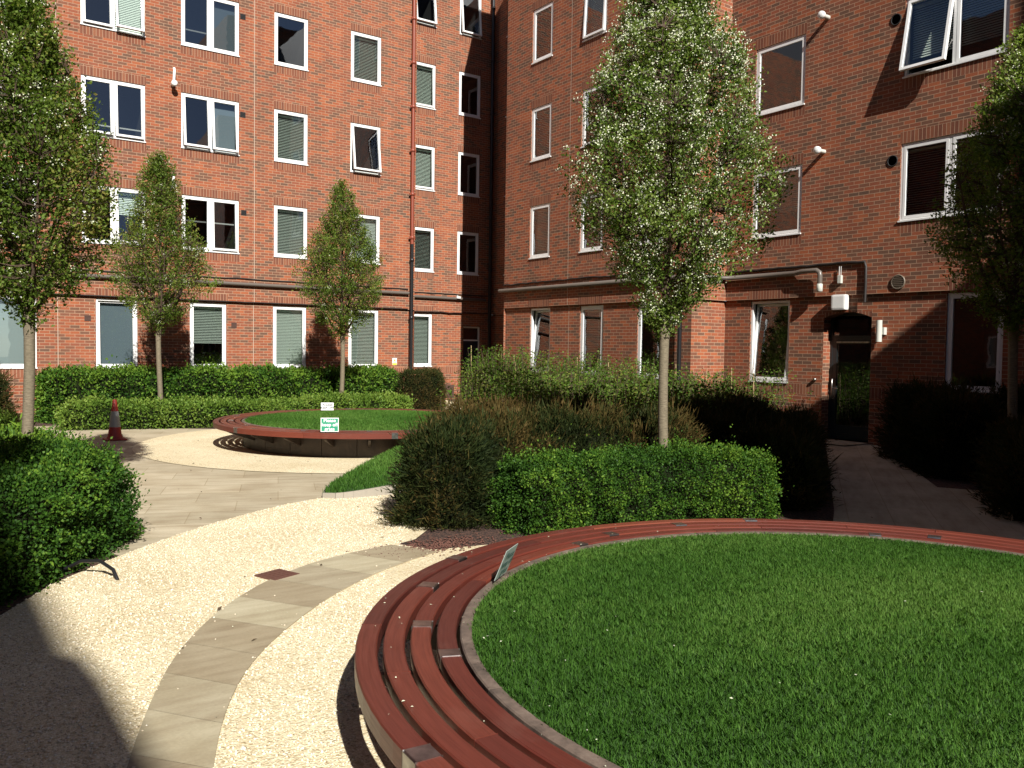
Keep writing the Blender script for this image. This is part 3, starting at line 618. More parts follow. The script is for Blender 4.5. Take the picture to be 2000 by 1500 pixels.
# text helper
def text_mesh(name,body,size,mt,parent,M4,spacing=1.0,align='CENTER'):
    cu=bpy.data.curves.new('t','FONT'); cu.body=body; cu.size=size; cu.align_x=align; cu.align_y='CENTER'; cu.space_line=spacing; cu.offset=size*.012
    to=bpy.data.objects.new('t',cu); C.objects.link(to); bpy.context.view_layer.update()
    me=bpy.data.meshes.new_from_object(to.evaluated_get(bpy.context.evaluated_depsgraph_get()))
    bpy.data.objects.remove(to); me.name=name; me.materials.clear(); me.materials.append(mt); me.transform(M4)
    return link(name,me,parent)
def frameM(origin,x,y):
    x=Vector(x).normalized(); y=Vector(y).normalized(); z=x.cross(y); m=Matrix((x,y,z)).transposed().to_4x4(); m.translation=Vector(origin); return m
M_GSIGN=mat('green_sign_face',(.03,.25,.15),.35); M_WSIGN=mat('white_sign_face',(.8,.8,.8),.4); M_BTXT=mat('black_lettering',(.02,.02,.025),.5)
M_YEL=mat('yellow_sign_face',(.75,.55,.02),.4); M_WTXT=mat('white_lettering',(.85,.88,.85),.5)
# yellow warning sign on A1
o=empty('warning_sign',A1.P(12.49,1.32,-.06),'small white and yellow warning notice on the brick left of the drainpipe','sign')
mb=MB(); A1.box(mb,12.415,12.565,1.21,1.43,-.06,-.052); mb.build('sign_plate',M_WSIGN,o)
mb=MB(); A1.box(mb,12.42,12.56,1.215,1.27,-.052,-.050); 
mb.add([A1.P(12.45,1.33,-.049),A1.P(12.53,1.33,-.049),A1.P(12.49,1.41,-.049)],[(0,1,2)]); mb.build('yellow_marking',M_YEL,o)
mb=MB(); mb.add([A1.P(12.482,1.345,-.047),A1.P(12.498,1.345,-.047),A1.P(12.493,1.39,-.047),A1.P(12.487,1.39,-.047)],[(0,1,2,3)]); 
for k in range(2): A1.box(mb,12.435,12.545,1.285+k*.018,1.293+k*.018,-.052,-.050)
mb.build('black_marking',M_BTXT,o)
# ------------------------------------------------------------------ circular benches
def ring_seg(mb,cx,cy,r0,r1,z0,z1,a0,a1,n,m=0,top_uv=True,u0=0):
    for i in range(n):
        p,q=D2R(a0+(a1-a0)*i/n),D2R(a0+(a1-a0)*(i+1)/n)
        def pt(r,a,z): return (cx+r*math.cos(a),cy+r*math.sin(a),z)
        ua,ub=p*(r0+r1)/2+u0,q*(r0+r1)/2+u0
        bv=.006
        # chamfered section
        sec=[(r0,z0),(r1,z0),(r1,z1-bv),(r1-bv,z1),(r0+bv,z1),(r0,z1-bv)]
        for k in range(6):
            (ra,za),(rb,zb)=sec[k],sec[(k+1)%6]
            va=(ra-r0) if k in(0,3) or k==4 else za-z0; vb=(rb-r0) if k in(0,3,4) else zb-z0
            mb.quad(pt(ra,p,za),pt(ra,q,za),pt(rb,q,zb),pt(rb,p,zb),m,[(ua,va),(ub,va),(ub,vb),(ua,vb)])
    for a,s in ((a0,1),(a1,-1)):
        a=D2R(a); mb.quad(*[(cx+r*math.cos(a),cy+r*math.sin(a),z) for r,z in ((r0,z0),(r1,z0),(r1,z1),(r0,z1))],m=m)
SL_R=[(2.603,2.70),(2.480,2.576),(2.360,2.453),(2.240,2.331)]
def bench(cx,cy,label,plates,seed,rimdark=True,n0=0):
    rn=random.Random(seed)
    o=empty('circular_bench',(cx,cy,0),label,'bench','round slatted benches with turf centres'); ztop=.45
    # planter drum
    mb=MB(); n=96; R=2.19; 
    for k in range(24):
        ring_seg(mb,cx,cy,R-.03,R,0,.405,k*15+.12,k*15+14.88,4)
    mb.build('planter_wall',M_PLANT,o)
    mb=MB()
    for k in range(15): ring_seg(mb,cx,cy,2.165,2.222,.36,.448,k*24+22.6-24+.10,k*24+22.6-.10,6)
    mb.build('rim_edging',M_RIM,o)
    # slats: each ring is made of curved boards
    for j,(r0,r1) in enumerate(SL_R):
        offs=plates[j]
        a=offs; step=30 if j%2==0 else 30
        for k in range(12):
            a0=a+k*step; a1=a0+step
            mb=MB(); th=.085 if j==0 else .06
            ring_seg(mb,cx,cy,r0,r1,ztop-th,ztop,a0+.04,a1-.04,10,u0=rn.random()*40)
            s=mb.build('slat',M_WOOD,o,origin=(cx+r0*math.cos(D2R(a0+step/2)),cy+r0*math.sin(D2R(a0+step/2)),ztop))
            at=s.data.attributes.new('tint','FLOAT','FACE'); t=min(1,max(0,rn.gauss(.45,.2))); at.data.foreach_set('value',[t]*len(s.data.polygons))
        for k in range(6):   # steel cover plates at every second board joint
            a0=a+k*60
            if j!=0 and k%2 and seed==1 and False: continue
            w_=2.1; mb=MB(); ring_seg(mb,cx,cy,r0-.003,r1+.003,ztop-(.085 if j==0 else .03),ztop+.003,a0-w_/2,a0+w_/2,2)
            mb.build('joint_plate',M_STEEL,o,origin=(cx+r0*math.cos(D2R(a0)),cy+r0*math.sin(D2R(a0)),ztop))
    for k in range(24):
        a=D2R(k*15+5); mb=MB(); c,s_=math.cos(a),math.sin(a)
        p0=Vector((cx+2.19*c,cy+2.19*s_,0)); p1=Vector((cx+2.62*c,cy+2.62*s_,0)); t=Vector((-s_,c,0))*.02
        mb.add([p0-t+Vector((0,0,.18)),p0+t+Vector((0,0,.18)),p0+t+Vector((0,0,.36)),p0-t+Vector((0,0,.36)),p1-t+Vector((0,0,.33)),p1+t+Vector((0,0,.33)),p1+t+Vector((0,0,.362)),p1-t+Vector((0,0,.362))],
            [(0,3,2,1),(4,5,6,7),(0,1,5,4),(1,2,6,5),(2,3,7,6),(3,0,4,7)]); mb.build('bracket',M_PLANT,o,origin=p0)
    # turf dome
    mb=MB(); nr=10; na=64; vs=[(cx,cy,.43+dome(0))]
    for i in range(1,nr+1):
        r=2.165*i/nr
        for k in range(na): q=2*math.pi*k/na; vs.append((cx+r*math.cos(q),cy+r*math.sin(q),.43+dome(i/nr)))
    fs=[(0,1+k,1+(k+1)%na) for k in range(na)]
    for i in range(nr-1):
        for k in range(na): fs.append((1+i*na+k,1+(i+1)*na+k,1+(i+1)*na+(k+1)%na,1+i*na+(k+1)%na))
    mb.add(vs,fs,0,None,True); mb.build('soil_bed',M_TURF,o)
    return o
def dome(t): return .045*(1-t*t)
CN=(4.03,2.25)
bench(*CN,'large near circular bench of red hardwood slats around a lawn, cut by the right edge',[176.0,130.1,85.9,155.8],1)
bench(*CF,'far circular bench of red hardwood slats round raised turf, beside the pale gravel',[-106.8,-160.5,-140,-175],2)
# ------------------------------------------------------------------ vegetation core
def mesh_np(name,V,Fq,tint,mats,parent=None,origin=None,matidx=None,extra=None):
    me=bpy.data.meshes.new(name); nv=len(V); k=Fq.shape[1]; nf=len(Fq)
    me.vertices.add(nv); me.vertices.foreach_set('co',np.ascontiguousarray(V,dtype=np.float32).ravel())
    me.loops.add(nf*k); me.loops.foreach_set('vertex_index',Fq.astype(np.int32).ravel())
    me.polygons.add(nf); me.polygons.foreach_set('loop_start',(np.arange(nf)*k).astype(np.int32)); me.polygons.foreach_set('loop_total',np.full(nf,k,np.int32))
    if matidx is not None: me.polygons.foreach_set('material_index',matidx.astype(np.int32))
    me.update(calc_edges=True)
    at=me.attributes.new('tint','FLOAT','FACE'); at.data.foreach_set('value',tint.astype(np.float32))
    for m in (mats if isinstance(mats,(list,tuple)) else [mats]): me.materials.append(m)
    return link(name,me,parent,origin)
def unit(a): return a/np.maximum(np.linalg.norm(a,axis=1,keepdims=True),1e-9)
def leaf_quads(P,A,Ln,Wd,fold=.25):
    """diamond leaves: base P, axis A (unit), length, width arrays"""
    n=len(P); r=unit(rng.normal(size=(n,3))); S=unit(np.cross(A,r)); Nn=np.cross(A,S)
    Ln=Ln[:,None];Wd=Wd[:,None]
    V=np.stack([P,P+A*Ln*.45+S*Wd*.5+Nn*Wd*fold,P+A*Ln,P+A*Ln*.45-S*Wd*.5+Nn*Wd*fold],1).reshape(-1,3)
    Fq=np.arange(4*n).reshape(n,4); return V,Fq
def sample_surface(V,T,n):
    a,b,c=V[T[:,0]],V[T[:,1]],V[T[:,2]]; cr=np.cross(b-a,c-a); ar=np.linalg.norm(cr,axis=1)/2; nn=cr/np.maximum(2*ar[:,None],1e-9)
    i=rng.choice(len(T),n,p=ar/ar.sum()); u=rng.random((n,2)); m=u.sum(1)>1; u[m]=1-u[m]
    return a[i]+(b[i]-a[i])*u[:,:1]+(c[i]-a[i])*u[:,1:],nn[i],ar.sum()
def hedge_surface(poly,hw,h,z0=0,amp=.05,nf=2.3,ns=None,nt_=22,ex=4.0,endr=.6,hvar=.05):
    poly=resample(smooth([tuple(p) for p in poly],2) if len(poly)>2 else [tuple(p) for p in poly],max(10,ns or int(sum(math.dist(a,b) for a,b in zip(poly,poly[1:]))/.10)))
    L_=sum(math.dist(a,b) for a,b in zip(poly,poly[1:])); n=len(poly); V=[]; s=0
    for i,p in enumerate(poly):
        if i: s+=math.dist(p,poly[i-1])
        a=poly[max(i-1,0)]; b=poly[min(i+1,n-1)]; t=Vector((b[0]-a[0],b[1]-a[1],0)).normalized(); nr=Vector((-t.y,t.x,0))
        de=min(s,L_-s); rw=hw*endr; x=min(1,de/rw); f=(1-(1-x)**3.0)**(1/3.0) if x>0 else 0.02
        for k in range(nt_+1):
            q=math.pi*k/nt_; c_,s_=math.cos(q),math.sin(q)
            rr=(abs(c_)**ex+abs(s_)**ex)**(-1/ex)
            x_=c_*rr*hw*max(f,.02); z_=min(s_*rr,1)*h*(.35+.65*max(f,.02)**.5)
            pos=Vector((p[0],p[1],z0))+nr*x_+Vector((0,0,z_))
            d=Vector((nr.x*x_/hw,nr.y*x_/hw,z_/h*.9))
            nz=noise.noise(pos*nf)*amp+noise.noise(pos*nf*3.1)*amp*.45+noise.noise(Vector((pos.x*.9,pos.y*.9,5)))*hvar*(z_/h)
            V.append(pos+d*nz)
    T=[]
    w_=nt_+1
    for i in range(n-1):
        for k in range(nt_):
            a=i*w_+k; T+= [(a,a+w_,a+1),(a+1,a+w_,a+w_+1)]
    V=np.array([tuple(v) for v in V]); T=np.array(T)
    # orient outwards
    cen=np.array([np.mean([p[0] for p in poly]),np.mean([p[1] for p in poly]),z0]); 
    nn=np.cross(V[T[:,1]]-V[T[:,0]],V[T[:,2]]-V[T[:,0]]); mid=V[T].mean(1)
    axis=np.array([[*min(poly,key=lambda p:(p[0]-m[0])**2+(p[1]-m[1])**2),z0+h*.4] for m in mid]); 
    flip=(nn*(mid-axis)).sum(1)<0; T[flip]=T[flip][:,[0,2,1]]
    return V,T
def vnoise(P,f,seed=0): return np.array([noise.noise(Vector((p[0]*f+seed,p[1]*f,p[2]*f))) for p in P])
def foliage(name,V,T,dens,ll,lw,mt,label,cat,group=None,origin=None,spiky=0,depth=.12,core=.10,up=.3,tbias=0,tamp=.35,long_=0,clump=1.05):
    n0=10; P,Nn,area=sample_surface(V,T,n0); n=int(area*dens); P,Nn,_=sample_surface(V,T,n)
    off=-rng.random(n)**1.3*depth+rng.random(n)**4*depth*.5
    cl=vnoise(P,6.5,3)
    tips=rng.random(n)<.10; off=off+np.where(tips,rng.exponential(.028,n)*(1+ll*14),0)*(cl>-.1)
    P=P+Nn*(off+cl*depth*clump)[:,None]; P[:,2]=np.maximum(P[:,2],.01)
    A=unit(Nn*(.7+spiky*.6)+rng.normal(size=(n,3))*(.75-.45*spiky)+np.array([0,0,up]))
    Ln=ll*(.65+.7*rng.random(n)); Wd=lw*(.65+.7*rng.random(n))
    if long_:
        k=rng.random(n)<long_; Ln[k]*=1.0+rng.random(k.sum())*2.2; P[k]+=Nn[k]*depth*.2
    Vq,Fq=leaf_quads(P,A,Ln,Wd)
    big=vnoise(P,1.3,9)
    tint=np.clip(.48+tbias+big*tamp+cl*.35+rng.normal(size=n)*.17+np.clip(off/depth,-1,1)*.1,0,1)
    # dark inner shell: twig mass with its inner shade put in the colour
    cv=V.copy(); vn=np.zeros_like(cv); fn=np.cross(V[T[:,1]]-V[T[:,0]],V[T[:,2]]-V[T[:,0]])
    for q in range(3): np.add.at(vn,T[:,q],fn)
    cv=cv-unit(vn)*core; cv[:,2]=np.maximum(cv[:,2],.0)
    me_v=np.concatenate([Vq,cv]); nq=len(Vq)
    # quads for leaves; the core as triangles repeated needs same arity -> build separately as part
    org=origin if origin is not None else (float(V[:,0].mean()),float(V[:,1].mean()),0)
    root=empty(name,org,label,cat,group)
    mesh_np('leaves',Vq,Fq,tint,mt,root)
    mesh_np('shade_core',cv,T,np.zeros(len(T)),M_CORE,root)
    return root
HG='clipped box hedges'
# near right box hedge (in front of the blossoming tree)
V,T=hedge_surface([(4.78,6.86),(5.6,6.80),(6.5,6.58),(7.3,6.25),(7.75,6.0)],.50,.70,amp=.085,nf=2.6,hvar=.12); foliage('box_hedge',V,T,9000,.025,.017,M_BOX,'lumpy bright green box hedge along the near bench, in front of the blossoming tree','hedge',HG,tbias=-.07)
V,T=hedge_surface([(-3.2,5.25),(-1.38,6.12),(-.2,6.82),(.62,7.76),(1.27,8.9)],.66,.84,amp=.09,nf=2.2,hvar=.12); foliage('box_hedge',V,T,6200,.029,.019,M_BOX,'big glossy green box hedge at the left edge beside the pale gravel','hedge',HG,tbias=-.13)
# low hedge beyond it, sunlit, left edge
V,T=hedge_surface([(1.15,9.3),(1.0,10.6),(.95,12.3)],.55,.74,amp=.10,nf=2.2,hvar=.14); foliage('box_hedge',V,T,3000,.038,.024,M_BOX,'lumpy hedge around the foot of the left tree, running back along the paving','hedge',HG,tbias=.12,long_=.06)
V,T=hedge_surface([(-2.4,13.7),(.1,13.8),(1.3,14.0)],.55,.80,amp=.09); foliage('box_hedge',V,T,2500,.045,.028,M_BOX2,'bright low hedge at the left edge, just behind the leftmost trunk','hedge',HG,tbias=.1)
# back low hedge and tall hedge
V,T=hedge_surface([(2.6,19.9),(3.6,19.55),(4.6,19.25),(6,19.15),(8,19.4),(10.9,20.6)],.62,.50,amp=.09,nf=1.8,hvar=.12); foliage('box_hedge',V,T,1700,.055,.034,M_BOX2,'long low pale green hedge behind the far circular bench','hedge',HG,tbias=.05)
V,T=hedge_surface([(2.35,21.6),(4,21.7),(8,21.9),(11.7,22.3)],.66,1.13,amp=.11,nf=1.5,hvar=.16); foliage('box_hedge',V,T,1300,.065,.040,M_BOX,'long tall green hedge running under the ground floor windows','hedge',HG,tbias=.12)
# yew
YG='dark yew shrubs'
def yew(poly,hw,h,label,dens=3600,ll=.085,lw=.010,tb=0.0,amp=.10,ex=2.6,sp=.6,long_=.12,depth=.16,mt=None):
    V,T=hedge_surface(poly,hw,h,amp=amp,nf=1.8,ex=ex,endr=1.0,hvar=.10)
    return foliage('yew_shrub',V,T,dens*1.35,ll*.68,lw*1.1,mt or M_YEW,label,'shrub',YG,spiky=sp,up=.55,depth=depth,core=.12,tbias=tb,tamp=.5,long_=long_)
yew([(4.28,7.10),(4.45,7.4),(4.9,7.9)],.47,.98,'dark spiky yew bush at the left end of the near box hedge',6500,.070,.010,long_=.12,tb=-.16)
yew([(5.2,8.4),(6.3,8.35),(7.4,8.1),(8.3,7.6)],.62,.98,'dark yew hedge directly behind the near box hedge',4200,.075,.011,long_=.2,tb=.14)
yew([(5.8,9.9),(7.2,9.9),(8.6,9.6)],.62,.95,'brownish yew mass in the middle of the bed behind the near hedges',3000,.085,.012,tb=.30)
yew([(9.1,8.3),(10.3,9.0),(11.6,9.8),(12.9,10.6)],.66,.84,'shaded black green yew hedge leading to the arched doorway',2600,.085,.012,ex=4,amp=.14,long_=.3)
yew([(8.05,5.95),(9.3,6.9),(10.8,7.95),(12.5,9.15)],.30,.72,'dark low shrubs in shade along the left side of the doorway path',2600,.08,.011,ex=3.5,long_=.3,amp=.14)
yew([(8.3,7.0),(8.9,6.75)],.42,.82,'shaded dark yew clump at the right end of the near box hedge',3000,.08,.011)
yew([(9.0,12.2),(10.4,12.3),(11.6,12.4)],.8,.72,'reddish green yew mass below the brick return wall',2300,.09,.014,tb=.22)
yew([(11.25,21.3),(11.9,20.75),(12.25,20.5)],.62,1.17,'square clipped yew block beside the gravel path to the corner door',2300,.09,.014,amp=.04,ex=5,sp=.3,long_=.03,depth=.08,tb=.05)
yew([(-3.2,20.6),(-.2,20.7),(1.75,21.1)],.75,1.2,'dark yew mass at the left edge below the leftmost ground floor window',2000,.10,.015)
yew([(-3.0,8.9),(-1.4,9.4),(-.2,9.9),(.2,11.0)],.6,.80,'brown green yew behind the left box hedge, beneath the left tree',3000,.085,.012,tb=.2)
yew([(12.2,6.0),(13.4,7.1),(14.6,8.3)],.5,1.15,'shaded hedge on the right side of the path to the doorway',2200,.085,.013,ex=4.5,amp=.13,long_=.25)
yew([(12.6,4.6),(13.9,5.6),(14.9,7.0)],.5,1.25,'tall shaded shrub row under the right hand ground floor window',1800,.09,.014)
yew([(9.75,4.05),(10.6,4.65),(11.6,5.2)],.34,.95,'shaded shrub mass at the right picture edge beyond the near bench',2200,.085,.013)
# loose whip shrubs + canes against wing B
def shrub_whips(path,n,hmin,hmax,label,mt=M_BEECH,width=.6,lpw=26,group='loose young shrubs before the wing'):
    P=resample(path,200); root=empty('young_shrub',(P[100][0],P[100][1],0),label,'shrub',group)
    mb=MB(); LP=[];LA=[];
    for i in range(n):
        b=P[random.randrange(200)]; x=b[0]+random.uniform(-width,width); y=b[1]+random.uniform(-width,width); h=random.uniform(hmin,hmax)
        lean=Vector((random.gauss(0,.10),random.gauss(0,.10),0)); pts=[Vector((x,y,0))+lean*(t*t)+Vector((0,0,h*t))+Vector((random.gauss(0,.012),random.gauss(0,.012),0)) for t in (0,.3,.6,.85,1)]
        mb.tube(pts,[.008,.007,.005,.004,.002],4,caps=False)
        for k in range(lpw):
            t=.12+.9*random.random()**.8; t=min(t,1); q=min(3,int(t*4)); p=pts[0].lerp(pts[-1],t); sp=.16*(1.15-t)+.03
            d=Vector((random.gauss(0,1),random.gauss(0,1),random.gauss(.35,.5))).normalized(); p=p+Vector((random.gauss(0,sp),random.gauss(0,sp),random.gauss(0,.03)))
            LP.append(p);LA.append(d)
    mb.build('stems',M_BRANCH,root)
    LP=np.array([tuple(p) for p in LP]);LA=np.array([tuple(p) for p in LA]); n=len(LP)
    Vq,Fq=leaf_quads(LP,LA,.055*(.6+.8*rng.random(n)),.032*(.6+.8*rng.random(n)))
    tint=np.clip(.45+vnoise(LP,1.5,2)*.5+rng.normal(size=n)*.18,0,1); mesh_np('leaves',Vq,Fq,tint,mt,root); return root
shrub_whips([(12.35,19.0),(12.7,17.5)],190,1.1,1.85,'loose bright green shrub with tall canes in front of the corner door',lpw=46)
shrub_whips([(12.9,17.4),(13.2,15.4)],190,1.05,1.75,'loose shrub under the first two ground floor windows of the wing',lpw=44)
shrub_whips([(13.3,15.4),(13.4,13.2)],180,1.0,1.65,'loose shrub by the third ground floor window and corner pipe',lpw=42)
shrub_whips([(13.9,13.0),(14.6,11.2)],150,.85,1.45,'loose shrub before the wide window left of the arched door',lpw=36)
shrub_whips([(10.8,16.0),(11.9,13.6)],200,.8,1.35,'low olive shrub mass between the far bench and the wing',lpw=44,width=.8)
shrub_whips([(10.2,11.2),(12.2,11.6)],140,.8,1.35,'low olive shrub in the bed before the brick return wall',lpw=44,width=.7)
CN_L=['tallest bamboo cane, leftmost, against the dark corner door','second bamboo cane from the left, before the shaded recess','third bamboo cane from the left, at the edge of the recess','short fourth bamboo cane from the left among bright leaves','fifth bamboo cane from the left, under the first wing window','bamboo cane between the first and second ground floor wing windows','bamboo cane just right of the second ground floor wing window','bamboo cane left of the third ground floor wing window','bamboo cane in front of the third ground floor wing window','bamboo cane just right of the blossoming tree trunk','bamboo cane before the sunlit return wall','bamboo cane left of the window beside the arched door','rightmost bamboo cane, in front of the window beside the arched door']
shrub_whips([(8.6,12.9),(11.9,12.0)],230,.95,1.5,'upright fresh green shrubs in the bed before the return wall',lpw=44,width=.75)
shrub_whips([(7.0,10.6),(9.6,10.2)],190,.85,1.25,'fresh green shrubs in the middle bed behind the yew hedge',lpw=42,width=.6)
shrub_whips([(9.8,9.4),(12.4,10.6)],140,.9,1.3,'half shaded upright shrubs beside the doorway path bed',lpw=40,width=.5)
M_CANE=mat('bamboo_cane',(.42,.31,.16),.6)
for i,(x,y,h) in enumerate([(12.25,19.1,1.85),(12.75,18.5,1.75),(12.95,18.1,1.6),(12.6,17.6,1.45),(12.9,16.8,1.5),(13.2,15.9,1.6),(13.3,15.3,1.55),(13.15,14.6,1.5),(13.5,13.9,1.45),(13.7,13.1,1.5),(13.9,12.5,1.4),(14.2,12.0,1.45),(14.3,11.5,1.35)]):
    mb=MB(); lx,ly=random.gauss(0,.04),random.gauss(0,.04); mb.tube([(x+lx*t,y+ly*t,h*t) for t in (0,.25,.5,.75,1)],[.011,.0105,.010,.009,.008],6)
    for t in (.2,.4,.6,.8): mb.lathe((x+lx*t,y+ly*t,h*t),[(.009,0),(.013,.006),(.009,.012)],6)
    c=mb.build('bamboo_cane',M_CANE,None,origin=(x,y,0)); tag(c,CN_L[i],'cane','bamboo canes staking the young shrubs')
# ------------------------------------------------------------------ trees
def pear_tree(x,y,H,clear,Rm,label,ntwig,lpt,ll,blossom,mt,seed,trunk_r=.06,skew=0,lean=(0,0)):
    rn=random.Random(seed); root=empty('pear_tree',(x,y,0),label,'tree','young pear trees in the courtyard')
    base=Vector((x,y,0)); mb=MB()
    def axis(z): t=z/H; return base+Vector((lean[0]*t+.03*math.sin(z*1.7+seed),lean[1]*t+.03*math.cos(z*1.3+seed),z))
    zs=[0,.15,.5,1,1.5,clear-.35,clear-.1]; mb.tube([axis(z) for z in zs],[trunk_r*1.25,trunk_r*1.05,trunk_r,trunk_r*.96,trunk_r*.93,trunk_r*.95,trunk_r*1.12],14)
    trunk=mb.build('trunk',M_BARK,root)
    mb=MB(); zt=[clear-.12]+[clear+(H-clear)*k/8 for k in range(0,9)]
    mb.tube([axis(z) for z in zt],[trunk_r*1.1]+[trunk_r*(.75*(1-k/8.3)**1.1+.04) for k in range(0,9)],8)
    def env(z,az=0):
        t=(z-clear+.15)/(H-clear+.15)
        if t<=0 or t>=1: return .02
        r=float(np.interp(t,[0,.03,.125,.26,.40,.55,.77,.92,1],[.10,.24,.58,.92,1,.77,.40,.26,.05]))
        return Rm*r*(1+.34*noise.noise(Vector((math.cos(az)*1.6,math.sin(az)*1.6,z*1.5+seed*3))))
    paths=[]
    nb=30
    for i in range(nb):
        z0=clear-.1+(H-clear)*.72*(i/nb)**1.25; az=i*2.399+rn.uniform(-.3,.3)
        ztip=z0+(.35+ .85*(1-i/nb))*(H-clear)*.38+rn.uniform(-.1,.2); ztip=min(ztip,H-.1)
        r1=env(ztip,az)*rn.uniform(.78,.98); p0=axis(z0); d=Vector((math.cos(az),math.sin(az),0)); pts=[]
        for k in range(7):
            t=k/6; rr=r1*(t**.80); zz=z0+(ztip-z0)*(t**1.25); q=axis(0); c=axis(zz)
            pts.append(Vector((c.x,c.y,0))+d*rr+Vector((rn.gauss(0,.015),rn.gauss(0,.015),zz)))
        rb=trunk_r*(.42*(1-i/nb)+.16); mb.tube(pts,[rb*(1-.85*k/6) for k in range(7)],6,caps=False); paths.append(pts)
    nodes=np.array([tuple(p) for pts in paths for a,b in zip(pts,pts[1:]) for p in (a,(a+b)/2)]+[tuple(axis(z)) for z in np.linspace(clear,H-.1,20)])
    # twigs
    LP=[];LA=[];BP=[]
    cnt=0; tries=0
    while cnt<ntwig and tries<ntwig*6:
        tries+=1
        z=clear-.15+(H-clear+.12)*rn.random()**.85; az=rn.uniform(0,2*math.pi); e=env(z,az); r=e*math.sqrt(rn.uniform(.05,1.08))
        if rn.random()>(e/Rm+.15): continue
        c=axis(z); tip=Vector((c.x+r*math.cos(az),c.y+r*math.sin(az),z))
        if noise.noise(tip*2.6+Vector((seed,0,0)))<-.08-.25*(z-clear)/(H-clear)+.14*(z<clear+.9) and rn.random()<.9: continue
        low=nodes[:,2]<z+.02
        dd=((nodes-np.array(tip))**2).sum(1)+np.where(low,0,.5); nn=Vector(nodes[int(dd.argmin())])
        if (tip-nn).length<.55:
            mid=nn.lerp(tip,.55)+Vector((0,0,-.03)); mb.tube([nn,mid,tip],[.007,.005,.0025],3,caps=False)
        cnt+=1
        out=Vector((math.cos(az)*.6,math.sin(az)*.6,.9)).normalized(); base_t=tip-out*.20
        bl=rn.random()<blossom*(1.0+.9*noise.noise(tip*1.1+Vector((0,seed,0))))
        for k in range(lpt):
            t=rn.random(); p=base_t.lerp(tip+out*.04,t)+Vector((rn.gauss(0,.045),rn.gauss(0,.045),rn.gauss(0,.035)))
            LP.append(p); LA.append((out*.5+Vector((rn.gauss(0,.6),rn.gauss(0,.6),rn.gauss(.05,.5)))).normalized())
        if bl:
            c0=tip+Vector((rn.gauss(0,.03),rn.gauss(0,.03),rn.gauss(.01,.03)))
            for k in range(rn.randint(10,17)): BP.append(c0+Vector((rn.gauss(0,.030),rn.gauss(0,.030),rn.gauss(0,.026))))
    mb.build('branches',M_BRANCH,root)
    LP=np.array([tuple(p) for p in LP]);LA=np.array([tuple(p) for p in LA]); n=len(LP)
    Vq,Fq=leaf_quads(LP,LA,ll*(.6+.7*rng.random(n)),ll*.60*(.6+.7*rng.random(n)),.18)
    tint=np.clip(.38+vnoise(LP,1.6,seed)*.4+rng.normal(size=n)*.2,0,1); mesh_np('crown',Vq,Fq,tint,mt,root)
    if BP:
        BP=np.array([tuple(p) for p in BP]); n=len(BP); A=unit(rng.normal(size=(n,3))+np.array([0,0,.5])); Vq,Fq=leaf_quads(BP,A,.014+.009*rng.random(n),.013+.007*rng.random(n),.05)
        mesh_np('blossom',Vq,Fq,np.zeros(n),M_PETAL,root)
    return root
def TX(px_x,px_y): return px_x,px_y
pear_tree(7.30,7.18,7.0,2.25,1.20,'blossoming pear tree with white flowers and slim trunk behind the near box hedge',3500,18,.042,.80,M_PEARC,3,.060,lean=(.0,.0))
pear_tree(1.08,10.7,5.78,2.2,.98,'tall green pear tree at the left edge, crown partly cut off',2600,18,.045,.12,M_PEAR,5,.060)
pear_tree(4.64,20.2,6.05,2.2,1.12,'slim pear tree rising from the low back hedge left of the double windows',1700,16,.052,.08,M_PEAR,8,.058)
pear_tree(8.89,19.9,5.9,2.15,1.10,'slim pear tree rising from the low hedge right behind the far circular bench',1700,16,.052,.03,M_PEAR,12,.058)
pear_tree(11.85,5.35,6.05,2.3,1.12,'dark pear tree at the right edge with only its tip in sunlight',2300,16,.048,.15,M_PEARC,15,.062)
# ------------------------------------------------------------------ grass
def blades(P,h,wd,lean,name,label,tb=0,parent=None):
    n=len(P); az=rng.random(n)*2*np.pi; ln=rng.random(n)*lean; hh=h*(.55+.75*rng.random(n))
    D=np.stack([np.cos(az)*ln,np.sin(az)*ln,np.ones(n)],1); D=unit(D); a2=az+np.pi/2+rng.normal(size=n)*.6
    S=np.stack([np.cos(a2),np.sin(a2),np.zeros(n)],1)*(wd*(.7+.6*rng.random(n)))[:,None]*.5
    bend=np.stack([np.cos(az),np.sin(az),np.zeros(n)],1)*(hh*ln*.5)[:,None]
    m1=P+D*(hh*.55)[:,None]; tp=P+D*hh[:,None]+bend
    V=np.stack([P-S,P+S,m1+S*.75,tp,m1-S*.75],1).reshape(-1,3)
    Fq=np.stack([np.arange(n)*5+k for k in (0,1,2,3,4)],1)
    tint=np.clip(.45+tb+vnoise(P,.8,4)*.5+vnoise(P,9,4)*.22+rng.normal(size=n)*.2,0,1)
    o=mesh_np(name,V,Fq,tint,M_GRASS,parent,origin=(float(P[:,0].mean()),float(P[:,1].mean()),float(P[:,2].mean())))
    return tag(o,label,'grass',kind='stuff')
def disc_pts(cx,cy,R,n):
    r=R*np.sqrt(rng.random(n)); a=rng.random(n)*2*np.pi; return np.stack([cx+r*np.cos(a),cy+r*np.sin(a),.425+.045*(1-(r/R)**2)],1)
P=disc_pts(*CN,2.17,300000)
# keep what the camera can see, thin out nothing else
blades(P,.032,.0036,.75,'turf','dense short green turf filling the near circular bench')
blades(disc_pts(*CF,2.17,70000),.045,.009,.5,'turf','raised green turf disc inside the far circular bench',.04)
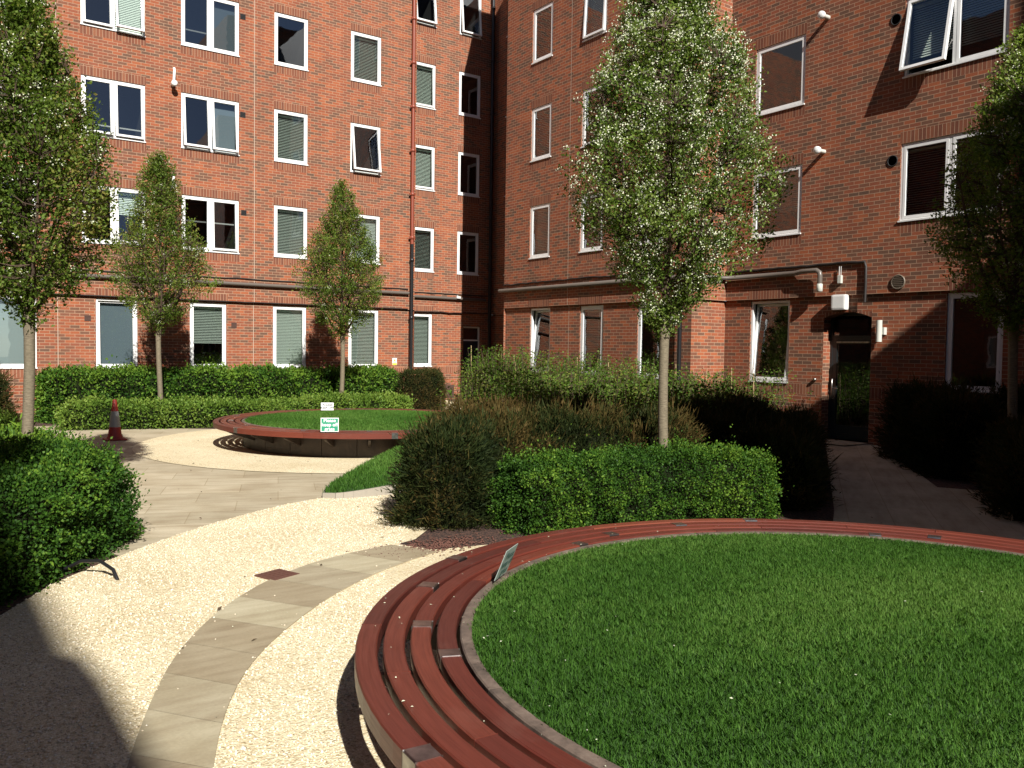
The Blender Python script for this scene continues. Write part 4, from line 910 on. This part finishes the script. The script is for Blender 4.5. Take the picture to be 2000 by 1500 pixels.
# wedge lawn between the benches
WD=[(3.98,9.42),(4.25,9.86),(5.08,10.75),(6.5,12.1),(7.6,12.6),(7.8,10.0),(6.6,9.22),(4.9,9.22),(4.15,9.22)]
def wz(x,y): return .06+.16*min(1,max(0,(x-3.95)/2.2))
ol=empty('raised_lawn',(5.6,10.2,0),'low wedge shaped mound of turf with pale edging between gravel and paving','lawn')
mb=MB()
wd=smooth(WD+[WD[0]],2)
cxm,cym=6.0,10.4
for (a,b) in zip(wd,wd[1:]): mb.add([(a[0],a[1],wz(*a)),(b[0],b[1],wz(*b)),(cxm,cym,wz(cxm,cym)+.06)],[(0,1,2)])
mb.build('soil_mound',M_TURF,ol)
M_EDGE=mat('pale_edging',(.30,.27,.22),.7)
mb=MB()
for (a,b) in zip(wd,wd[1:]):
    d=Vector((b[0]-a[0],b[1]-a[1],0)); 
    if d.length<1e-4: continue
    n_=Vector((d.y,-d.x,0)).normalized()*.012
    A_=Vector((*a,0));B_=Vector((*b,0)); za,zb=Vector((0,0,wz(*a)+.004)),Vector((0,0,wz(*b)+.004))
    mb.add([A_-n_,B_-n_,B_-n_+zb,A_-n_+za,A_+n_,B_+n_,B_+n_+zb,A_+n_+za],[(0,1,2,3),(4,5,6,7),(3,2,6,7)])
mb.build('edging_strip',M_EDGE,ol)
def in_poly(x,y,poly):
    c=False; j=len(poly)-1
    for i in range(len(poly)):
        xi,yi=poly[i];xj,yj=poly[j]
        if (yi>y)!=(yj>y) and x<(xj-xi)*(y-yi)/(yj-yi)+xi: c=not c
        j=i
    return c
Q=[]
while len(Q)<26000:
    x=random.uniform(3.9,7.8); y=random.uniform(9.1,12.7)
    if in_poly(x,y,wd): Q.append((x,y))
def wz2(x,y):
    # height of the fan surface along the line from the centre
    dx,dy=x-cxm,y-cym; r=math.hypot(dx,dy)
    lo,hi=0.0,6.0
    for _ in range(14):
        m_=(lo+hi)/2
        if in_poly(cxm+dx/(r+1e-9)*m_,cym+dy/(r+1e-9)*m_,wd): lo=m_
        else: hi=m_
    t=min(1,r/max(lo,1e-3)); bx,by=cxm+dx/(r+1e-9)*lo,cym+dy/(r+1e-9)*lo
    return (wz(cxm,cym)+.06)*(1-t)+wz(bx,by)*t
P=np.array([(x,y,wz2(x,y)) for x,y in Q]); blades(P,.05,.008,.5,'turf','short turf growing on the wedge shaped lawn between the benches',.05)
# ------------------------------------------------------------------ signs
def stake_sign(name,loc,w_,h_,ang,tilt,face,txt,lines,size,label,zb,border=None,tmat=None):
    o=empty(name,loc,label,'sign','small notices staked in the turf'); a=D2R(ang); x=Vector((math.cos(a),math.sin(a),0)); nrm=x.cross(Vector((0,0,1)))   # facing -n side
    up=(Vector((0,0,1))*math.cos(D2R(tilt))+nrm*(-math.sin(D2R(tilt)))).normalized(); f=x.cross(up)
    c=Vector(loc)+Vector((0,0,zb))+up*h_/2
    mb=MB(); 
    def slab(cx,ww,hh,t0,t1,m=0):
        p=[c+x*sx*ww/2+up*sy*hh/2 for sx,sy in ((-1,-1),(1,-1),(1,1),(-1,1))]
        mb.add([q+f*t0 for q in p]+[q+f*t1 for q in p],[(0,3,2,1),(4,5,6,7),(0,1,5,4),(1,2,6,5),(2,3,7,6),(3,0,4,7)],m)
    if border: slab(0,w_,h_,0,.004,1); slab(0,w_*.93,h_*.91,.0045,.006,0)
    else: slab(0,w_,h_,0,.004)
    mb.build('sign_plate',[face,border] if border else [face],o)
    mb=MB()
    for s in (-.3,.3): mb.tube([c+x*w_*s-up*(h_/2+.10)-f*.004,c+x*w_*s+up*h_*.3-f*.004],.004,6)
    mb.build('stake',M_STEEL,o)
    text_mesh('lettering',txt,size,tmat,o,frameM(c+f*.0085,x,up),lines)
    return o
# orientation: the face looks back towards the camera
stake_sign('lawn_sign',(5.31,12.32,.44),.27,.215,-26,0,M_GSIGN,'Please\nkeep off\ngrass',.88,.075,'green notice with white lettering on the near edge of the far turf',.03,M_WTXT,M_WTXT)
stake_sign('lawn_sign',(6.95,16.25,.47),.25,.155,-27,0,M_WSIGN,'PLEASE\nKEEP OFF',.95,.062,'white notice with black lettering at the back of the far turf',.015,None,M_BTXT)
M_GSIGN2=mat('grey_green_sign_face',(.30,.36,.33),.3); M_DTXT=mat('dark_green_lettering',(.02,.09,.09),.5)  # face greyed by fading, with sun reflection painted in
stake_sign('lawn_sign',(2.80,4.04,.445),.21,.19,36.5,-22,M_GSIGN2,'Please\nkeep off\ngrass',.88,.058,'tilted grey green notice seen nearly edge on by the near bench rim',.03,None,M_DTXT)
# ------------------------------------------------------------------ traffic cone
o=empty('traffic_cone',(3.12,17.0,.004),'red traffic cone with grey white sleeve standing on the paving beside the hedge','cone')
M_CONE=mat('cone_red_plastic',(.30,.030,.02),.55); M_SLV=mat('cone_reflective_sleeve',(.24,.245,.25),.4)
mb=MB(); mb.box((2.94,16.82,.004),(3.30,17.18,.035)); mb.build('cone_base',M_CONE,o,bevel=.01)
mb=MB(); mb.lathe((3.12,17.0,.035),[(.15,0),(.13,.03),(.12,.04),(.035,.70),(.028,.715),(.0,.716)],28); mb.build('cone_body',M_CONE,o)
def cr(z): return .12-(.12-.035)*(z-.04)/.66
mb=MB(); mb.lathe((3.12,17.0,.035),[(cr(.21)+.003,.21),(cr(.50)+.003,.50)],28); mb.build('reflective_sleeve',M_SLV,o)
# ------------------------------------------------------------------ drain cover, hose
mb=MB(); M_RUST=mat('rusty_cover',(.11,.045,.03),.8)
o=empty('drain_cover',(2.33,6.40,.01),'small square rusty brown inspection cover set in the gravel beside the slab strip','drain cover')
c_,s_=math.cos(D2R(20)),math.sin(D2R(20))
def rq(cx,cy,w_,h_,z0,z1,mb):
    P_=[(cx+c_*a*w_-s_*b*h_,cy+s_*a*w_+c_*b*h_) for a,b in ((-.5,-.5),(.5,-.5),(.5,.5),(-.5,.5))]
    mb.add([(*p,z0) for p in P_]+[(*p,z1) for p in P_],[(4,5,6,7),(0,1,5,4),(1,2,6,5),(2,3,7,6),(3,0,4,7)])
mb=MB(); rq(2.33,6.40,.24,.24,.0,.020,mb); mb.build('cover_plate',M_RUST,o)
mb=MB()
for k in range(5): rq(2.33+c_*(k-2)*.042,6.40+s_*(k-2)*.042,.012,.18,.0205,.024,mb)
mb.build('cover_ribs',M_RUST,o)
mb=MB(); mb.tube([(.98,7.30,.05),(1.08,7.20,.12),(1.19,7.08,.13),(1.26,6.96,.08),(1.28,6.90,.012)],.014,8)
h_=mb.build('irrigation_hose',M_PIPE_BLK,None,origin=(1.05,7.1,0)); tag(h_,'short black hose loop poking out of the left hedge onto the gravel','hose')
# ------------------------------------------------------------------ loose stones, petals, leaf litter
def rocks(P,r,name,label,mt):
    n=len(P); base=np.array([(1,0,0),(-1,0,0),(0,1,0),(0,-1,0),(0,0,1),(0,0,-1)],float); f=np.array([(0,2,4),(2,1,4),(1,3,4),(3,0,4),(2,0,5),(1,2,5),(3,1,5),(0,3,5)])
    V=P[:,None,:]+(base[None]*(.6+.8*rng.random((n,6,1))))*r[:,None,None]*np.array([1.15,.95,.6]); 
    Fq=(f[None]+(np.arange(n)*6)[:,None,None]).reshape(-1,3); t=np.repeat(rng.random(n),8)
    o=mesh_np(name,V.reshape(-1,3),Fq,t,mt); return tag(o,label,'stones' if 'grav' in name else 'litter',kind='stuff')
M_STONE=mat('cream_stone',(.6,.5,.36),.8); a=N(M_STONE,'ShaderNodeAttribute'); a.attribute_name='tint'
L(M_STONE,ramp(M_STONE,a.outputs['Fac'],[(0,(.50,.41,.28)),(.15,(.66,.57,.42)),(.8,(.76,.68,.52)),(1,(.82,.79,.69))]),PB(M_STONE).inputs['Base Color'])
Q=[]
GP=[(-1.5,1.5),(-1.5,4.6),(-.6,5.3)]+OUT+[(5.2,9.15),(3.7,6.9),(3.0,5.9),(1.9,4.6),(1.2,3.2),(1.2,1.5)]
sp=[(x,y) for x,y in Lp]+[(x,y) for x,y in Rp[::-1]]
while len(Q)<26000:
    x=random.uniform(-1.2,5); y=random.uniform(1.8,9.4)
    if math.hypot(x-CN[0],y-CN[1])<2.2 or in_poly(x,y,sp) or not in_poly(x,y,GP+[]): 
        if not(in_poly(x,y,GP) is False and 2.7<math.hypot(x-CN[0],y-CN[1])<3.6 and x<3.6 and y<6.2 and not in_poly(x,y,sp)): continue
    Q.append((x,y,.011))
for _ in range(50):
    j=random.randrange(len(Lp)); q=(Lp if random.random()<.5 else Rp)[j]; o_=(Rp if q is Lp[j] else Lp)[j]; t=min(.9,random.expovariate(14)); Q.append((q[0]+(o_[0]-q[0])*t,q[1]+(o_[1]-q[1])*t,.019))
Q=np.array(Q); rocks(Q,.0042+.0050*rng.random(len(Q)),'gravel_stones','loose cream stones lying over the near gravel',M_STONE)
M_LIT=mat('brown_leaf_litter',(.06,.04,.02),.9)
def litter(P,size,name,label,mt,cat,zt=.4):
    n=len(P); A=unit(np.stack([rng.normal(size=n),rng.normal(size=n),rng.normal(size=n)*zt*.3],1)); V,Fq=leaf_quads(P,A,size*(.5+rng.random(n)),size*.5*(.5+rng.random(n)),.1)
    V[:,2]=np.maximum(V[:,2],np.repeat(P[:,2],4)); o=mesh_np(name,V,Fq,rng.random(n),mt); return tag(o,label,cat,kind='stuff')
Q=[]
while len(Q)<190:
    x=random.uniform(-.5,9); y=random.uniform(2,18)
    if math.hypot(x-CN[0],y-CN[1])<2.72 or math.hypot(x-CF[0],y-CF[1])<2.2: continue
    Q.append((x,y,.022))
litter(np.array(Q),.036,'fallen_leaves','small brown dead leaves scattered on gravel and paving',M_LIT,'leaf litter')
Q=[]
for k in range(90):
    a=random.uniform(D2R(60),D2R(230)); r=random.uniform(2.0,2.69); Q.append((CN[0]+r*math.cos(a),CN[1]+r*math.sin(a),.455))
for k in range(30):
    a=random.uniform(0,2*math.pi); r=2.1*math.sqrt(random.random()); Q.append((CN[0]+r*math.cos(a),CN[1]+r*math.sin(a),.50))
for k in range(60): Q.append((random.uniform(.6,3.4),random.uniform(3.5,6.6),.024))
litter(np.array(Q),.013,'fallen_petals','tiny white petals dropped on the near bench and turf',M_PETAL,'petals')
# chips of mulch on the gravel edge near the yew
Q=np.array([(3.85+random.gauss(0,.28),6.62+random.gauss(0,.13),.012) for _ in range(700)]); rocks(Q,.006+.008*rng.random(len(Q)),'bark_chips','reddish bark chips at the foot of the spiky yew',M_RUST)
